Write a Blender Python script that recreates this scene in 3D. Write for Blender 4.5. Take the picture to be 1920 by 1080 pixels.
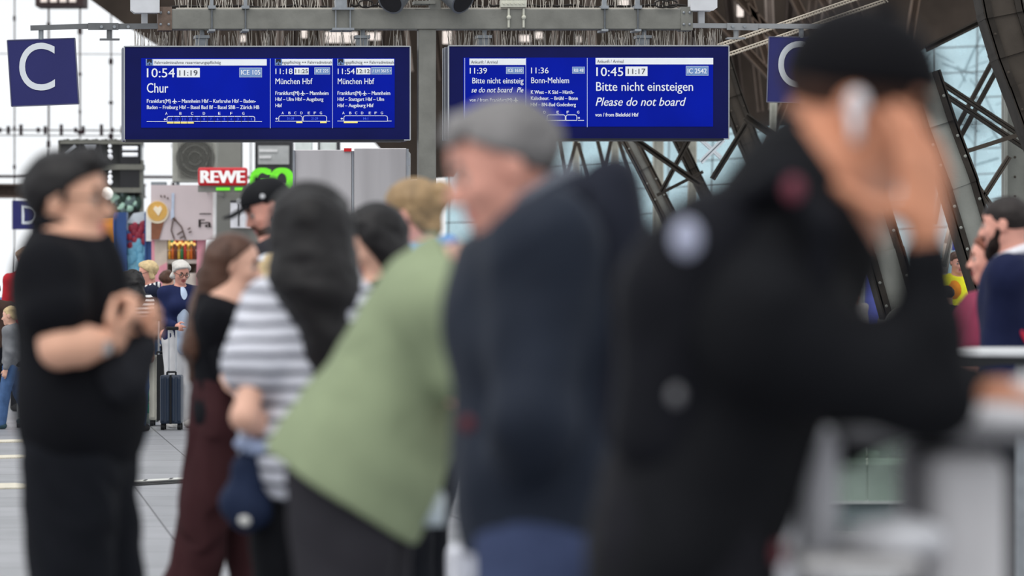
import bpy, math, random
import numpy as np
from mathutils import Vector, Matrix

for _o in list(bpy.data.objects):
    bpy.data.objects.remove(_o, do_unlink=True)
SC = bpy.context.scene
COL = SC.collection
FPX = 8000.0            # focal length in pixels of the 1920 wide frame
EYE = 1.40              # eye height above the platform
R = math.radians

# ------------------------------------------------------------------ camera
cam_data = bpy.data.cameras.new('camera')
cam = bpy.data.objects.new('camera', cam_data)
COL.objects.link(cam)
cam.location = (0, 0, EYE)
cam.rotation_euler = (R(90), 0, 0)
cam_data.sensor_width = 36
cam_data.lens = FPX * 36 / 1920
cam_data.clip_end = 600
cam_data.dof.use_dof = True
cam_data.dof.focus_distance = 36.0
cam_data.dof.aperture_fstop = 0.150 / 0.046
SC.camera = cam

# ------------------------------------------------------------------ sky, sun, exposure
world = bpy.data.worlds.new('hall_sky')
SC.world = world
world.use_nodes = True
_nt = world.node_tree
_bg = _nt.nodes['Background']
_bg.inputs['Color'].default_value = (0.95, 0.975, 1.0, 1)
_bg.inputs['Strength'].default_value = 1.05
sun_data = bpy.data.lights.new('soft_daylight', 'SUN')
sun_data.energy = 1.5
sun_data.angle = R(50)
sun_data.color = (1.0, 0.97, 0.93)
sun = bpy.data.objects.new('soft_daylight', sun_data)
COL.objects.link(sun)
sun.rotation_euler = Vector((0.35, 0.45, -1.0)).to_track_quat('-Z', 'Y').to_euler()
SC.view_settings.view_transform = 'Standard'
SC.view_settings.look = 'None'
SC.view_settings.exposure = 0.0
SC.view_settings.gamma = 1.0
SC.view_settings.use_curve_mapping = False

# ------------------------------------------------------------------ helpers
def lin(c):
    out = []
    for v in c[:3]:
        v = v / 255.0
        out.append(v / 12.92 if v <= 0.04045 else ((v + 0.055) / 1.055) ** 2.4)
    return out

MATS = {}
def M(name, col=(128, 128, 128), rough=0.6, metal=0.0, var=0.10, scale=9.0, bump=0.0, bscale=60.0,
      emit=0.0, stretch=None, spec=None):
    """procedural surface: noise varies the colour, a second noise gives the bump"""
    if name in MATS:
        return MATS[name]
    m = bpy.data.materials.new(name)
    m.use_nodes = True
    nt = m.node_tree
    b = nt.nodes['Principled BSDF']
    b.inputs['Roughness'].default_value = rough
    b.inputs['Metallic'].default_value = metal
    b.inputs['Specular IOR Level'].default_value = (0.12 if rough >= .65 else 0.3 if rough >= .45 else 0.45) if spec is None else spec
    c = lin(col)
    tc = nt.nodes.new('ShaderNodeTexCoord')
    mp = nt.nodes.new('ShaderNodeMapping')
    nt.links.new(tc.outputs['Object'], mp.inputs['Vector'])
    if stretch:
        mp.inputs['Scale'].default_value = stretch
    nz = nt.nodes.new('ShaderNodeTexNoise')
    nz.inputs['Scale'].default_value = scale
    nz.inputs['Detail'].default_value = 4
    nt.links.new(mp.outputs['Vector'], nz.inputs['Vector'])
    rp = nt.nodes.new('ShaderNodeValToRGB')
    rp.color_ramp.elements[0].position = 0.3
    rp.color_ramp.elements[1].position = 0.7
    rp.color_ramp.elements[0].color = [max(0, v * (1 - var)) for v in c] + [1]
    rp.color_ramp.elements[1].color = [min(1, v * (1 + var)) for v in c] + [1]
    nt.links.new(nz.outputs['Fac'], rp.inputs['Fac'])
    nt.links.new(rp.outputs['Color'], b.inputs['Base Color'])
    if bump:
        n2 = nt.nodes.new('ShaderNodeTexNoise')
        n2.inputs['Scale'].default_value = bscale
        n2.inputs['Detail'].default_value = 3
        nt.links.new(mp.outputs['Vector'], n2.inputs['Vector'])
        bp = nt.nodes.new('ShaderNodeBump')
        bp.inputs['Strength'].default_value = bump
        bp.inputs['Distance'].default_value = 0.01
        nt.links.new(n2.outputs['Fac'], bp.inputs['Height'])
        nt.links.new(bp.outputs['Normal'], b.inputs['Normal'])
    if emit:
        nt.links.new(rp.outputs['Color'], b.inputs['Emission Color'])
        b.inputs['Emission Strength'].default_value = emit
    MATS[name] = m
    return m

def M_stripes(name, c1, c2, period, duty, axis=2, rough=0.8):
    """woven bands of two colours along one object axis"""
    m = bpy.data.materials.new(name)
    m.use_nodes = True
    nt = m.node_tree
    b = nt.nodes['Principled BSDF']
    b.inputs['Roughness'].default_value = rough
    b.inputs['Specular IOR Level'].default_value = 0.15
    tc = nt.nodes.new('ShaderNodeTexCoord')
    sp = nt.nodes.new('ShaderNodeSeparateXYZ')
    nt.links.new(tc.outputs['Object'], sp.inputs[0])
    nz = nt.nodes.new('ShaderNodeTexNoise')
    nz.inputs['Scale'].default_value = 6
    nt.links.new(tc.outputs['Object'], nz.inputs['Vector'])
    ad = nt.nodes.new('ShaderNodeMath'); ad.operation = 'MULTIPLY_ADD'
    nt.links.new(nz.outputs['Fac'], ad.inputs[0]); ad.inputs[1].default_value = period * 0.5
    nt.links.new(sp.outputs[axis], ad.inputs[2])
    dv = nt.nodes.new('ShaderNodeMath'); dv.operation = 'DIVIDE'
    nt.links.new(ad.outputs[0], dv.inputs[0]); dv.inputs[1].default_value = period
    fr = nt.nodes.new('ShaderNodeMath'); fr.operation = 'FRACT'
    nt.links.new(dv.outputs[0], fr.inputs[0])
    gt = nt.nodes.new('ShaderNodeMath'); gt.operation = 'GREATER_THAN'
    nt.links.new(fr.outputs[0], gt.inputs[0]); gt.inputs[1].default_value = duty
    mx = nt.nodes.new('ShaderNodeMix'); mx.data_type = 'RGBA'
    mx.inputs[6].default_value = lin(c1) + [1]
    mx.inputs[7].default_value = lin(c2) + [1]
    nt.links.new(gt.outputs[0], mx.inputs[0])
    nt.links.new(mx.outputs[2], b.inputs['Base Color'])
    return m

def M_glass(name, tint, haze=0.25, rough=0.05):
    """pane: lets light through with a tint, plus a dusty diffuse share and a weak gloss"""
    m = bpy.data.materials.new(name)
    m.use_nodes = True
    nt = m.node_tree
    for n in list(nt.nodes):
        nt.nodes.remove(n)
    out = nt.nodes.new('ShaderNodeOutputMaterial')
    tr = nt.nodes.new('ShaderNodeBsdfTransparent')
    tr.inputs['Color'].default_value = lin(tint) + [1]
    pr = nt.nodes.new('ShaderNodeBsdfPrincipled')
    pr.inputs['Base Color'].default_value = lin(tint) + [1]
    pr.inputs['Roughness'].default_value = rough
    tc = nt.nodes.new('ShaderNodeTexCoord')
    nz = nt.nodes.new('ShaderNodeTexNoise')
    nz.inputs['Scale'].default_value = 1.3
    nz.inputs['Detail'].default_value = 5
    nt.links.new(tc.outputs['Object'], nz.inputs['Vector'])
    mr = nt.nodes.new('ShaderNodeMapRange')
    mr.inputs['From Min'].default_value = 0.3
    mr.inputs['From Max'].default_value = 0.7
    mr.inputs['To Min'].default_value = haze * 0.5
    mr.inputs['To Max'].default_value = min(1, haze * 1.5)
    nt.links.new(nz.outputs['Fac'], mr.inputs['Value'])
    mx = nt.nodes.new('ShaderNodeMixShader')
    nt.links.new(mr.outputs['Result'], mx.inputs['Fac'])
    nt.links.new(tr.outputs[0], mx.inputs[1])
    nt.links.new(pr.outputs[0], mx.inputs[2])
    nt.links.new(mx.outputs[0], out.inputs['Surface'])
    return m

def tag(o, label=None, cat=None, group=None, kind=None):
    if label: o['label'] = label
    if cat: o['category'] = cat
    if group: o['group'] = group
    if kind: o['kind'] = kind
    return o

def empty(name, loc=(0, 0, 0), rz=0.0):
    o = bpy.data.objects.new(name, None)
    COL.objects.link(o)
    o.location = loc
    o.rotation_euler = (0, 0, rz)
    o.empty_display_size = 0.1
    return o

def link_mesh(name, verts, faces, mats, parent=None, smooth=False, midx=None):
    me = bpy.data.meshes.new(name)
    me.from_pydata([tuple(v) for v in verts], [], [tuple(int(i) for i in f) for f in faces])
    for m in (mats if isinstance(mats, (list, tuple)) else [mats]):
        me.materials.append(m)
    if midx is not None:
        me.polygons.foreach_set('material_index', np.asarray(midx, dtype=np.int32))
    if smooth:
        me.polygons.foreach_set('use_smooth', np.ones(len(me.polygons), dtype=bool))
    me.update()
    o = bpy.data.objects.new(name, me)
    COL.objects.link(o)
    if parent is not None:
        o.parent = parent
    return o

class MB:
    """collects hard-surface shapes into one mesh"""
    def __init__(self):
        self.v = []; self.f = []; self.m = []; self.cur = 0
    def mat(self, i):
        self.cur = i; return self
    def add(self, vs, fs):
        n = len(self.v)
        self.v += [tuple(v) for v in vs]
        self.f += [tuple(i + n for i in f) for f in fs]
        self.m += [self.cur] * len(fs)
        return self
    def hexa(self, a, b):
        """a: four corners of one side, b: the matching four of the other"""
        self.add(list(a) + list(b), [(3, 2, 1, 0), (4, 5, 6, 7), (0, 1, 5, 4), (1, 2, 6, 5), (2, 3, 7, 6), (3, 0, 4, 7)])
        return self
    def box(self, c, s, rot=None):
        c = Vector(c); hx, hy, hz = [k / 2 for k in s]
        P = []
        for z in (-hz, hz):
            for x, y in ((-hx, -hy), (hx, -hy), (hx, hy), (-hx, hy)):
                p = Vector((x, y, z))
                if rot is not None: p = rot @ p
                P.append(c + p)
        return self.hexa(P[:4], P[4:])
    def beam(self, p0, p1, w, d, up=(0, 1, 0)):
        """bar from p0 to p1, w wide across the view, d deep along `up`"""
        p0, p1 = Vector(p0), Vector(p1)
        t = (p1 - p0).normalized()
        u = Vector(up); u = (u - t * u.dot(t)).normalized()
        s = t.cross(u)
        q = [s * (w / 2) * i + u * (d / 2) * j for i, j in ((-1, -1), (1, -1), (1, 1), (-1, 1))]
        return self.hexa([p0 + k for k in q], [p1 + k for k in q])
    def ibeam(self, p0, p1, w, d, t=0.02, up=(0, 1, 0)):
        """web plate facing the viewer with a flange along each edge"""
        p0, p1 = Vector(p0), Vector(p1)
        ax = (p1 - p0).normalized()
        u = Vector(up); u = (u - ax * u.dot(ax)).normalized()
        s = ax.cross(u)
        self.beam(p0, p1, w, t, up)
        for k in (-1, 1):
            o = s * (w / 2 - t / 2) * k
            self.beam(p0 + o, p1 + o, t, d, up)
        return self
    def cyl(self, p0, p1, r0, r1=None, n=16, caps=True):
        r1 = r0 if r1 is None else r1
        p0, p1 = Vector(p0), Vector(p1)
        t = (p1 - p0).normalized()
        u = t.orthogonal().normalized(); s = t.cross(u)
        vs = []
        for p, r in ((p0, r0), (p1, r1)):
            for i in range(n):
                a = 2 * math.pi * i / n
                vs.append(p + (u * math.cos(a) + s * math.sin(a)) * r)
        fs = [(i, (i + 1) % n, n + (i + 1) % n, n + i) for i in range(n)]
        if caps:
            fs += [tuple(range(n - 1, -1, -1)), tuple(range(n, 2 * n))]
        return self.add(vs, fs)
    def tube(self, pts, r, n=8):
        for a, b in zip(pts[:-1], pts[1:]):
            self.cyl(a, b, r, r, n)
        return self
    def ball(self, c, r, nu=12, nv=8):
        if not isinstance(r, (tuple, list)): r = (r, r, r)
        c = Vector(c); vs = [c + Vector((0, 0, -r[2]))]
        for j in range(1, nv):
            ph = -math.pi / 2 + math.pi * j / nv
            for i in range(nu):
                a = 2 * math.pi * i / nu
                vs.append(c + Vector((r[0] * math.cos(ph) * math.cos(a), r[1] * math.cos(ph) * math.sin(a), r[2] * math.sin(ph))))
        vs.append(c + Vector((0, 0, r[2])))
        fs = [(0, 1 + (i + 1) % nu, 1 + i) for i in range(nu)]
        for j in range(nv - 2):
            for i in range(nu):
                a, b = 1 + j * nu + i, 1 + j * nu + (i + 1) % nu
                fs.append((a, b, b + nu, a + nu))
        top = len(vs) - 1; k = 1 + (nv - 2) * nu
        fs += [(k + i, k + (i + 1) % nu, top) for i in range(nu)]
        return self.add(vs, fs)
    def prism(self, pts, off):
        """closed outline pushed along the vector off"""
        n = len(pts); off = Vector(off)
        pts = [Vector(p) for p in pts]
        vs = pts + [p + off for p in pts]
        fs = [tuple(range(n)), tuple(range(2 * n - 1, n - 1, -1))] + [(i, (i + 1) % n, n + (i + 1) % n, n + i) for i in range(n)]
        return self.add(vs, fs)
    def build(self, name, mats, parent=None, smooth=False, bevel=0.0):
        o = link_mesh(name, self.v, self.f, mats, parent, smooth, self.m)
        if bevel:
            md = o.modifiers.new('bevel', 'BEVEL'); md.width = bevel; md.segments = 2; md.limit_method = 'ANGLE'
        return o

def W(px, py, d):
    """the place at distance d seen at a point of the photograph"""
    return Vector(((px - 960) * d / FPX, d, EYE + (540 - py) * d / FPX))

def floor_py(d):
    return 540 + EYE * FPX / d

def prect(mb, x0, y0, x1, y1, d, depth):
    """upright block whose front stands at distance d"""
    a = [W(x0, y1, d), W(x1, y1, d), W(x1, y0, d), W(x0, y0, d)]
    return mb.hexa(a, [p + Vector((0, depth, 0)) for p in a])

# lettering -----------------------------------------------------------------
def glyphs(body, bold=0.0, shear=0.0):
    cu = bpy.data.curves.new('lettering', 'FONT')
    cu.body = body; cu.size = 1.0; cu.offset = bold; cu.shear = shear; cu.resolution_u = 8 if len(body) < 3 else 3
    ob = bpy.data.objects.new('lettering', cu)
    COL.objects.link(ob)
    dg = bpy.context.evaluated_depsgraph_get()
    me = bpy.data.meshes.new_from_object(ob.evaluated_get(dg))
    v = np.array([x.co[:] for x in me.vertices]); f = [tuple(p.vertices) for p in me.polygons]
    bpy.data.objects.remove(ob); bpy.data.curves.remove(cu); bpy.data.meshes.remove(me)
    return v, f

def put_text(mb, body, x0, x1, ytop, ybase, place, bold=0.0, shear=0.0, ref='H'):
    """letters whose ink runs x0..x1; capitals stand from ybase to ytop; place(px, py) -> point"""
    v, f = glyphs(body, max(0.0, bold - .05) if bold > .03 else 0.0, shear)
    wide = bold if bold <= .03 else .05
    if not len(v): return
    cap = 0.70
    lo, hi = v[:, 0].min(), v[:, 0].max()
    sx = (x1 - x0) / (hi - lo)
    sy = (ybase - ytop) / cap
    # heavier weights: the same letters set again a hair to each side
    for q in ((0,) if not bold else (-1, 1, 0)):
        w = wide * sy * q
        mb.add([place(x0 + (p[0] - lo) * sx + w, ybase - p[1] * sy) + Vector((0, -.0004 * (q + 1), 0)) for p in v], f)
# ------------------------------------------------------------------ smooth bodies: distance fields turned into one closed surface
BIG = 1.0
def cap(a, b, ra, rb=None, k=0.02, op='add'):
    return ('cap', np.array(a, float), np.array(b, float), float(ra), float(ra if rb is None else rb), k, op)
def ell(c, r, rot=None, k=0.02, op='add'):
    if np.isscalar(r): r = (r, r, r)
    return ('ell', np.array(c, float), np.array(r, float), None if rot is None else np.array(rot, float), k, op)
def tor(c, ax, Rr, r, k=0.01, op='add'):
    a = np.array(ax, float)
    return ('tor', np.array(c, float), a / np.linalg.norm(a), float(Rr), float(r), k, op)
def inflate(prims, t, kk=None):
    out = []
    for p in prims:
        p = list(p)
        if p[0] == 'cap': p[3] += t; p[4] += t
        elif p[0] == 'ell': p[2] = p[2] + t
        else: p[4] += t
        if kk is not None: p[-2] = kk
        out.append(tuple(p))
    return out
def bbox(p):
    if p[0] == 'cap':
        r = max(p[3], p[4]); return np.minimum(p[1], p[2]) - r, np.maximum(p[1], p[2]) + r
    if p[0] == 'ell':
        r = p[2].max() if p[3] is not None else p[2]; return p[1] - r, p[1] + r
    r = p[3] + p[4]; return p[1] - r, p[1] + r
def pdist(p, X, Y, Z):
    if p[0] == 'cap':
        a, b = p[1], p[2]; d = b - a; L2 = max(d @ d, 1e-9)
        t = np.clip(((X - a[0]) * d[0] + (Y - a[1]) * d[1] + (Z - a[2]) * d[2]) / L2, 0, 1)
        return np.sqrt((X - a[0] - t * d[0]) ** 2 + (Y - a[1] - t * d[1]) ** 2 + (Z - a[2] - t * d[2]) ** 2) - (p[3] + (p[4] - p[3]) * t)
    if p[0] == 'ell':
        x, y, z = X - p[1][0], Y - p[1][1], Z - p[1][2]
        if p[3] is not None:
            r = p[3]
            x, y, z = (r[0, 0] * x + r[1, 0] * y + r[2, 0] * z, r[0, 1] * x + r[1, 1] * y + r[2, 1] * z, r[0, 2] * x + r[1, 2] * y + r[2, 2] * z)
        a, b, c = p[2]
        k0 = np.sqrt((x / a) ** 2 + (y / b) ** 2 + (z / c) ** 2)
        k1 = np.sqrt((x / a ** 2) ** 2 + (y / b ** 2) ** 2 + (z / c ** 2) ** 2) + 1e-6
        return k0 * (k0 - 1) / k1
    x, y, z = X - p[1][0], Y - p[1][1], Z - p[1][2]
    h = x * p[2][0] + y * p[2][1] + z * p[2][2]
    q = np.sqrt(np.maximum(x * x + y * y + z * z - h * h, 0)) - p[3]
    return np.sqrt(q * q + h * h) - p[4]

def field(prims, res, post=None, fold=None):
    adds = [p for p in prims if p[-1] != 'sub']
    lo = np.min([bbox(p)[0] for p in adds], axis=0) - 4 * res
    hi = np.max([bbox(p)[1] for p in adds], axis=0) + 4 * res
    n = np.ceil((hi - lo) / res).astype(int) + 1
    ax = [(lo[i] + res * np.arange(n[i])).astype(np.float32) for i in range(3)]
    F = np.full(tuple(n), BIG, np.float32)
    grid = (ax[0][:, None, None], ax[1][None, :, None], ax[2][None, None, :])
    done = False
    for p in sorted(prims, key=lambda p: p[-1] == 'late'):
        if p[-1] == 'late' and not done and post is not None:
            F = np.broadcast_to(post(F, *grid), tuple(n)).astype(np.float32).copy(); done = True
        k = p[-2]
        a, b = bbox(p)
        m = k + 3 * res
        i0 = np.maximum(((a - m - lo) / res).astype(int), 0)
        i1 = np.minimum(((b + m - lo) / res).astype(int) + 2, n)
        if np.any(i1 <= i0): continue
        sl = tuple(slice(i0[i], i1[i]) for i in range(3))
        X = ax[0][sl[0]][:, None, None]; Y = ax[1][sl[1]][None, :, None]; Z = ax[2][sl[2]][None, None, :]
        d = pdist(p, X, Y, Z).astype(np.float32)
        g = F[sl]
        if p[-1] != 'sub':
            h = np.maximum(k - np.abs(g - d), 0) / max(k, 1e-6)
            F[sl] = np.minimum(g, d) - h * h * k * 0.25
        else:
            e = -d
            h = np.maximum(k - np.abs(g - e), 0) / max(k, 1e-6)
            F[sl] = np.maximum(g, e) + h * h * k * 0.25
    if post is not None and not done:
        F = np.broadcast_to(post(F, *grid), tuple(n)).astype(np.float32).copy()
    if fold is not None:
        F = (F + fold(*grid)).astype(np.float32)
    F[0] = F[-1] = BIG; F[:, 0] = F[:, -1] = BIG; F[:, :, 0] = F[:, :, -1] = BIG
    return F, lo, res

def nets(F, lo, res):
    """naive surface nets: one vertex per crossed cell, one quad per crossed edge"""
    S = F < 0
    n = np.array(F.shape)
    c = [(i, j, k) for i in (0, 1) for j in (0, 1) for k in (0, 1)]
    cnt = np.zeros(tuple(n - 1), np.int8)
    for i, j, k in c:
        cnt += S[i:n[0] - 1 + i, j:n[1] - 1 + j, k:n[2] - 1 + k]
    act = (cnt > 0) & (cnt < 8)
    idx = np.argwhere(act)
    if not len(idx): return np.zeros((0, 3)), np.zeros((0, 4), int)
    acc = np.zeros((len(idx), 3)); num = np.zeros(len(idx))
    V = {o: F[idx[:, 0] + o[0], idx[:, 1] + o[1], idx[:, 2] + o[2]].astype(float) for o in c}
    for o in c:
        for a in range(3):
            if o[a] == 0:
                q = list(o); q[a] = 1; q = tuple(q)
                f0, f1 = V[o], V[q]
                cr = (f0 < 0) != (f1 < 0)
                t = np.where(cr, f0 / np.where(f0 == f1, 1, f0 - f1), 0)
                pt = np.tile(np.array(o, float), (len(idx), 1)); pt[:, a] += t
                acc[cr] += pt[cr]; num[cr] += 1
    verts = lo + res * (idx + acc / num[:, None])
    gid = np.full(tuple(n - 1), -1, np.int32)
    gid[act] = np.arange(len(idx))
    quads = []
    for a in range(3):
        b, d = (a + 1) % 3, (a + 2) % 3
        s0 = [slice(None)] * 3; s1 = [slice(None)] * 3
        s0[a] = slice(0, n[a] - 1); s1[a] = slice(1, n[a])
        A, B = S[tuple(s0)], S[tuple(s1)]
        e = np.argwhere(A != B)
        e = e[(e[:, b] > 0) & (e[:, d] > 0) & (e[:, b] < n[b] - 1) & (e[:, d] < n[d] - 1)]
        if not len(e): continue
        def g(db, dd):
            q = e.copy(); q[:, b] -= db; q[:, d] -= dd
            return gid[q[:, 0], q[:, 1], q[:, 2]]
        Q = np.stack([g(1, 1), g(0, 1), g(0, 0), g(1, 0)], 1)
        ins = A[e[:, 0], e[:, 1], e[:, 2]]
        Q[~ins] = Q[~ins][:, ::-1]
        quads.append(Q)
    Q = np.concatenate(quads)
    return verts, Q[(Q >= 0).all(1)]

def folds(seed, amp, freq):
    """soft creases of cloth: a few crossing waves, bent by one another"""
    rg = np.random.RandomState(seed)
    ws = [(rg.normal(size=3) * np.array([1, 1, 0.75]), rg.rand() * 6.3) for _ in range(5)]
    def fn(X, Y, Z):
        s = 0
        w0 = 0
        for i, (w, ph) in enumerate(ws):
            q = np.sin((X * w[0] + Y * w[1] + Z * w[2]) * freq * (0.6 + 0.35 * i) + ph + 1.4 * w0)
            w0 = q
            s = s + q / (1 + 0.5 * i)
        return amp * s * 0.5
    return fn

def sdf_obj(name, prims, mats, parent, res, cuts=(), fold=None, hollow=None, spots=(), smooth=True):
    """cuts: (point, normal) keeps the side the normal points to; spots: (prims, grow, slot) recolours faces"""
    def post(F, X, Y, Z):
        for p, nn in cuts:
            nn = np.array(nn, float); nn = nn / np.linalg.norm(nn)
            F = np.maximum(F, -((X - p[0]) * nn[0] + (Y - p[1]) * nn[1] + (Z - p[2]) * nn[2]))
        return F
    F, lo, r = field(prims, res, post if cuts else None, fold)
    v, q = nets(F, lo, r)
    mi = None
    if spots and len(q):
        c = v[q].mean(1)
        mi = np.zeros(len(q), np.int32)
        for pr, grow, slot in spots:
            for p in pr:
                mi[pdist(p, c[:, 0], c[:, 1], c[:, 2]) < grow] = slot
    me = bpy.data.meshes.new(name)
    me.vertices.add(len(v)); me.vertices.foreach_set('co', v.astype(np.float32).ravel())
    me.loops.add(len(q) * 4); me.loops.foreach_set('vertex_index', q.astype(np.int32).ravel())
    me.polygons.add(len(q)); me.polygons.foreach_set('loop_start', np.arange(0, len(q) * 4, 4, dtype=np.int32))
    me.polygons.foreach_set('loop_total', np.full(len(q), 4, np.int32))
    for m in (mats if isinstance(mats, (list, tuple)) else [mats]): me.materials.append(m)
    if mi is not None: me.polygons.foreach_set('material_index', mi)
    me.polygons.foreach_set('use_smooth', np.ones(len(q), bool))
    me.update(calc_edges=True)
    o = bpy.data.objects.new(name, me)
    COL.objects.link(o)
    if parent is not None: o.parent = parent
    return o

# ------------------------------------------------------------------ people
def unit(v):
    v = np.array(v, float); return v / (np.linalg.norm(v) + 1e-9)

class Fig:
    """a person: joints first, then one skin surface, then clothes and hair as children"""
    def __init__(s, label, px, sc, H, yaw, skin, fem=False, lean=0, build=1.0, res=0.007, hip=None, neck=None, head=None,
                 hyaw=None, pitch=0, roll=0, armR=None, armL=None, footR=None, footL=None, kneeR=None, kneeL=None,
                 name='person', cat='person', group=None, hh=None, shw=1.0, armk=1.0, shR=None, lips=(170, 95, 90)):
        s.px, s.sc, s.H, s.fem, s.bf, s.res = px, sc, H, fem, build, res
        s.d = FPX / sc
        s.X0 = (px - 960) * s.d / FPX
        s.o = empty(name, (s.X0, s.d, 0)); tag(s.o, label, cat, group)
        s.skin = skin; s.armk = armk
        s.lipm = M('lips_%d_%d_%d' % tuple(lips), lips, 0.5)
        y = R(yaw)
        s.F = np.array([math.cos(y), math.sin(y), 0]); s.L = np.array([-math.sin(y), math.cos(y), 0])
        q = s.pt
        s.hip = np.array([0, 0, .52 * H]) if hip is None else q(hip)
        if neck is None:
            a = R(lean)
            s.neck = s.hip + .32 * H * (np.array([0, 0, 1]) * math.cos(a) + s.F * math.sin(a))
        else: s.neck = q(neck)
        s.u = unit(s.neck - s.hip)
        s.f = unit(s.F - s.u * (s.F @ s.u)); s.l = np.cross(s.u, s.f)
        s.hh = hh or .131 * H
        sw = (.100 if fem else .112) * H * shw
        sc0 = s.neck - s.u * .032 * H
        s.SL, s.SR = sc0 + s.l * sw, sc0 - s.l * sw
        if shR is not None: s.SR = q(shR)
        if head is None:
            s.hc = s.neck + .095 * H * unit(s.u * 0.6 + np.array([0, 0, .5]) + .25 * s.F)
        else: s.hc = q(head)
        hy = R(yaw if hyaw is None else hyaw); p = R(pitch); rr = R(roll)
        hf = np.array([math.cos(hy) * math.cos(p), math.sin(hy) * math.cos(p), -math.sin(p)])
        hl = np.array([-math.sin(hy), math.cos(hy), 0]); hu = np.cross(hf, hl)
        hl, hu = hl * math.cos(rr) + hu * math.sin(rr), hu * math.cos(rr) - hl * math.sin(rr)
        s.Rh = np.stack([hf, hl, hu], 1)
        # arms
        def arm(spec, S, side):
            if spec is None:
                E = S + np.array([0, 0, -.17 * H]) + s.l * side * .025 * H - s.F * .01 * H
                Wt = E + np.array([0, 0, -.145 * H]) + s.F * .03 * H + s.l * side * .0 * H
                return E, Wt
            return q(spec[0]), q(spec[1])
        s.EL, s.WL = arm(armL, s.SL, 1); s.ER, s.WR = arm(armR, s.SR, -1)
        # legs
        hw = .050 * H
        s.HL, s.HR = s.hip + s.L * hw - np.array([0, 0, .02 * H]), s.hip - s.L * hw - np.array([0, 0, .02 * H])
        s.AL = (s.L * hw * 1.1 + np.array([0, 0, .048 * H])) if footL is None else np.array([0, 0, .048 * H]) + s.F * footL[0] + s.L * footL[1] + np.array([0, 0, footL[2] if len(footL) > 2 else 0])
        s.AR = (-s.L * hw * 1.1 + np.array([0, 0, .048 * H])) if footR is None else np.array([0, 0, .048 * H]) + s.F * footR[0] + s.L * footR[1] + np.array([0, 0, footR[2] if len(footR) > 2 else 0])
        def knee(Hj, A, spec):
            if spec is not None: return q(spec)
            m = Hj * .5 + A * .5 + s.F * .018 * H
            return m
        s.KL, s.KR = knee(s.HL, s.AL, kneeL), knee(s.HR, s.AR, kneeR)
        s.hands = {}
    def pt(s, p):
        """a point of the photograph (px, py, depth offset) in the person's own space, or a plain 3-vector"""
        if isinstance(p, np.ndarray): return p
        px, py = p[0], p[1]; dy = p[2] if len(p) > 2 else 0.0
        d = s.d + dy
        return np.array([(px - 960) * d / FPX - s.X0, dy, EYE + (540 - py) * d / FPX])
    def hp(s, x, y, z):
        return s.hc + s.Rh @ (np.array([x, y, z]) * s.hh)
    # prims ---------------------------------------------------------------
    def torso(s):
        H, b = s.H, s.bf
        Rm = np.stack([s.f, s.l, s.u], 1)
        w = 1.0
        P = [ell(s.hip + s.u * .025 * H, (.062 * H * b, (.098 if s.fem else .092) * H * b, .078 * H), Rm, .05),
             ell(s.hip + s.u * .115 * H, (.056 * H * b, (.074 if s.fem else .083) * H * b, .10 * H), Rm, .05),
             ell(s.hip + s.u * .225 * H, (.064 * H * b, (.086 if s.fem else .097) * H * b, .115 * H), Rm, .05),
             cap(s.SL, s.SR, (.030 if s.fem else .037) * H, k=.05)]
        P += [cap(s.neck + s.l * k * .058 * H - s.u * .032 * H, s.neck + s.u * .012 * H + s.l * k * .012 * H, .022 * H, .018 * H, .03) for k in (-1, 1)]
        if s.fem:
            P += [ell(s.hip + s.u * .215 * H + s.f * .052 * H * b + s.l * k * .042 * H, .036 * H, None, .03) for k in (-1, 1)]
        return P
    def arms(s, which='LR'):
        H = s.H; g = (.88 if s.fem else 1.0) * s.armk
        P = []
        for w in which:
            S, E, Wt = (s.SL, s.EL, s.WL) if w == 'L' else (s.SR, s.ER, s.WR)
            P += [cap(S, E, .030 * H * g * s.bf, .0235 * H * g * s.bf, .03), cap(E, E * .62 + Wt * .38, .0245 * H * g, .0255 * H * g, .02),
                  cap(E * .62 + Wt * .38, Wt, .0245 * H * g, .0155 * H * g, .02)]
        return P
    def legs(s):
        H = s.H; P = []
        for Hj, K, A in ((s.HL, s.KL, s.AL), (s.HR, s.KR, s.AR)):
            P += [cap(Hj, K, .052 * H * s.bf, .034 * H, .03), cap(K, K * .6 + A * .4, .034 * H, .034 * H, .02), cap(K * .6 + A * .4, A, .033 * H, .021 * H, .02),
                  cap(A - np.array([0, 0, .015 * H]), A + s.F * .085 * H - np.array([0, 0, .027 * H]), .024 * H, .019 * H, .02)]
        return P
    def neckp(s):
        r = (.029 if s.fem else .035) * s.H
        return [cap(s.neck - s.u * .02 * s.H, s.hp(-.10, 0, -.22), r * 1.08, r, .02)]
    def headp(s):
        h, hp, Rm = s.hh, s.hp, s.Rh
        E = lambda c, r, k=.03, op='add': ell(hp(*c), np.array(r) * h, Rm, k * h * 4, op)
        P = [E((-.06, 0, .14), (.43, .335, .36)), E((.11, 0, -.14), (.25, .265, .34), .04), E((.215, 0, -.40), (.115, .125, .095), .03)]
        for k in (-1, 1):
            P += [cap(hp(-.02, .21 * k, -.22), hp(.2, .07 * k, -.40), .085 * h, .075 * h, .05 * h), cap(hp(.30, 0, .075), hp(.25, .17 * k, .08), .06 * h, .055 * h, .05 * h),
                  ell(hp(.24, .17 * k, -.10), .085 * h, None, .08 * h)]
            P += [E((.375, .15 * k, .0), (.08, .085, .05), .02, 'sub')]
        P += [cap(hp(.335, 0, .04), hp(.43, 0, -.135), .032 * h, .052 * h, .03 * h)]
        P += [ell(hp(.385, .048 * k, -.15), .040 * h, None, .02 * h) for k in (-1, 1)]
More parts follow.
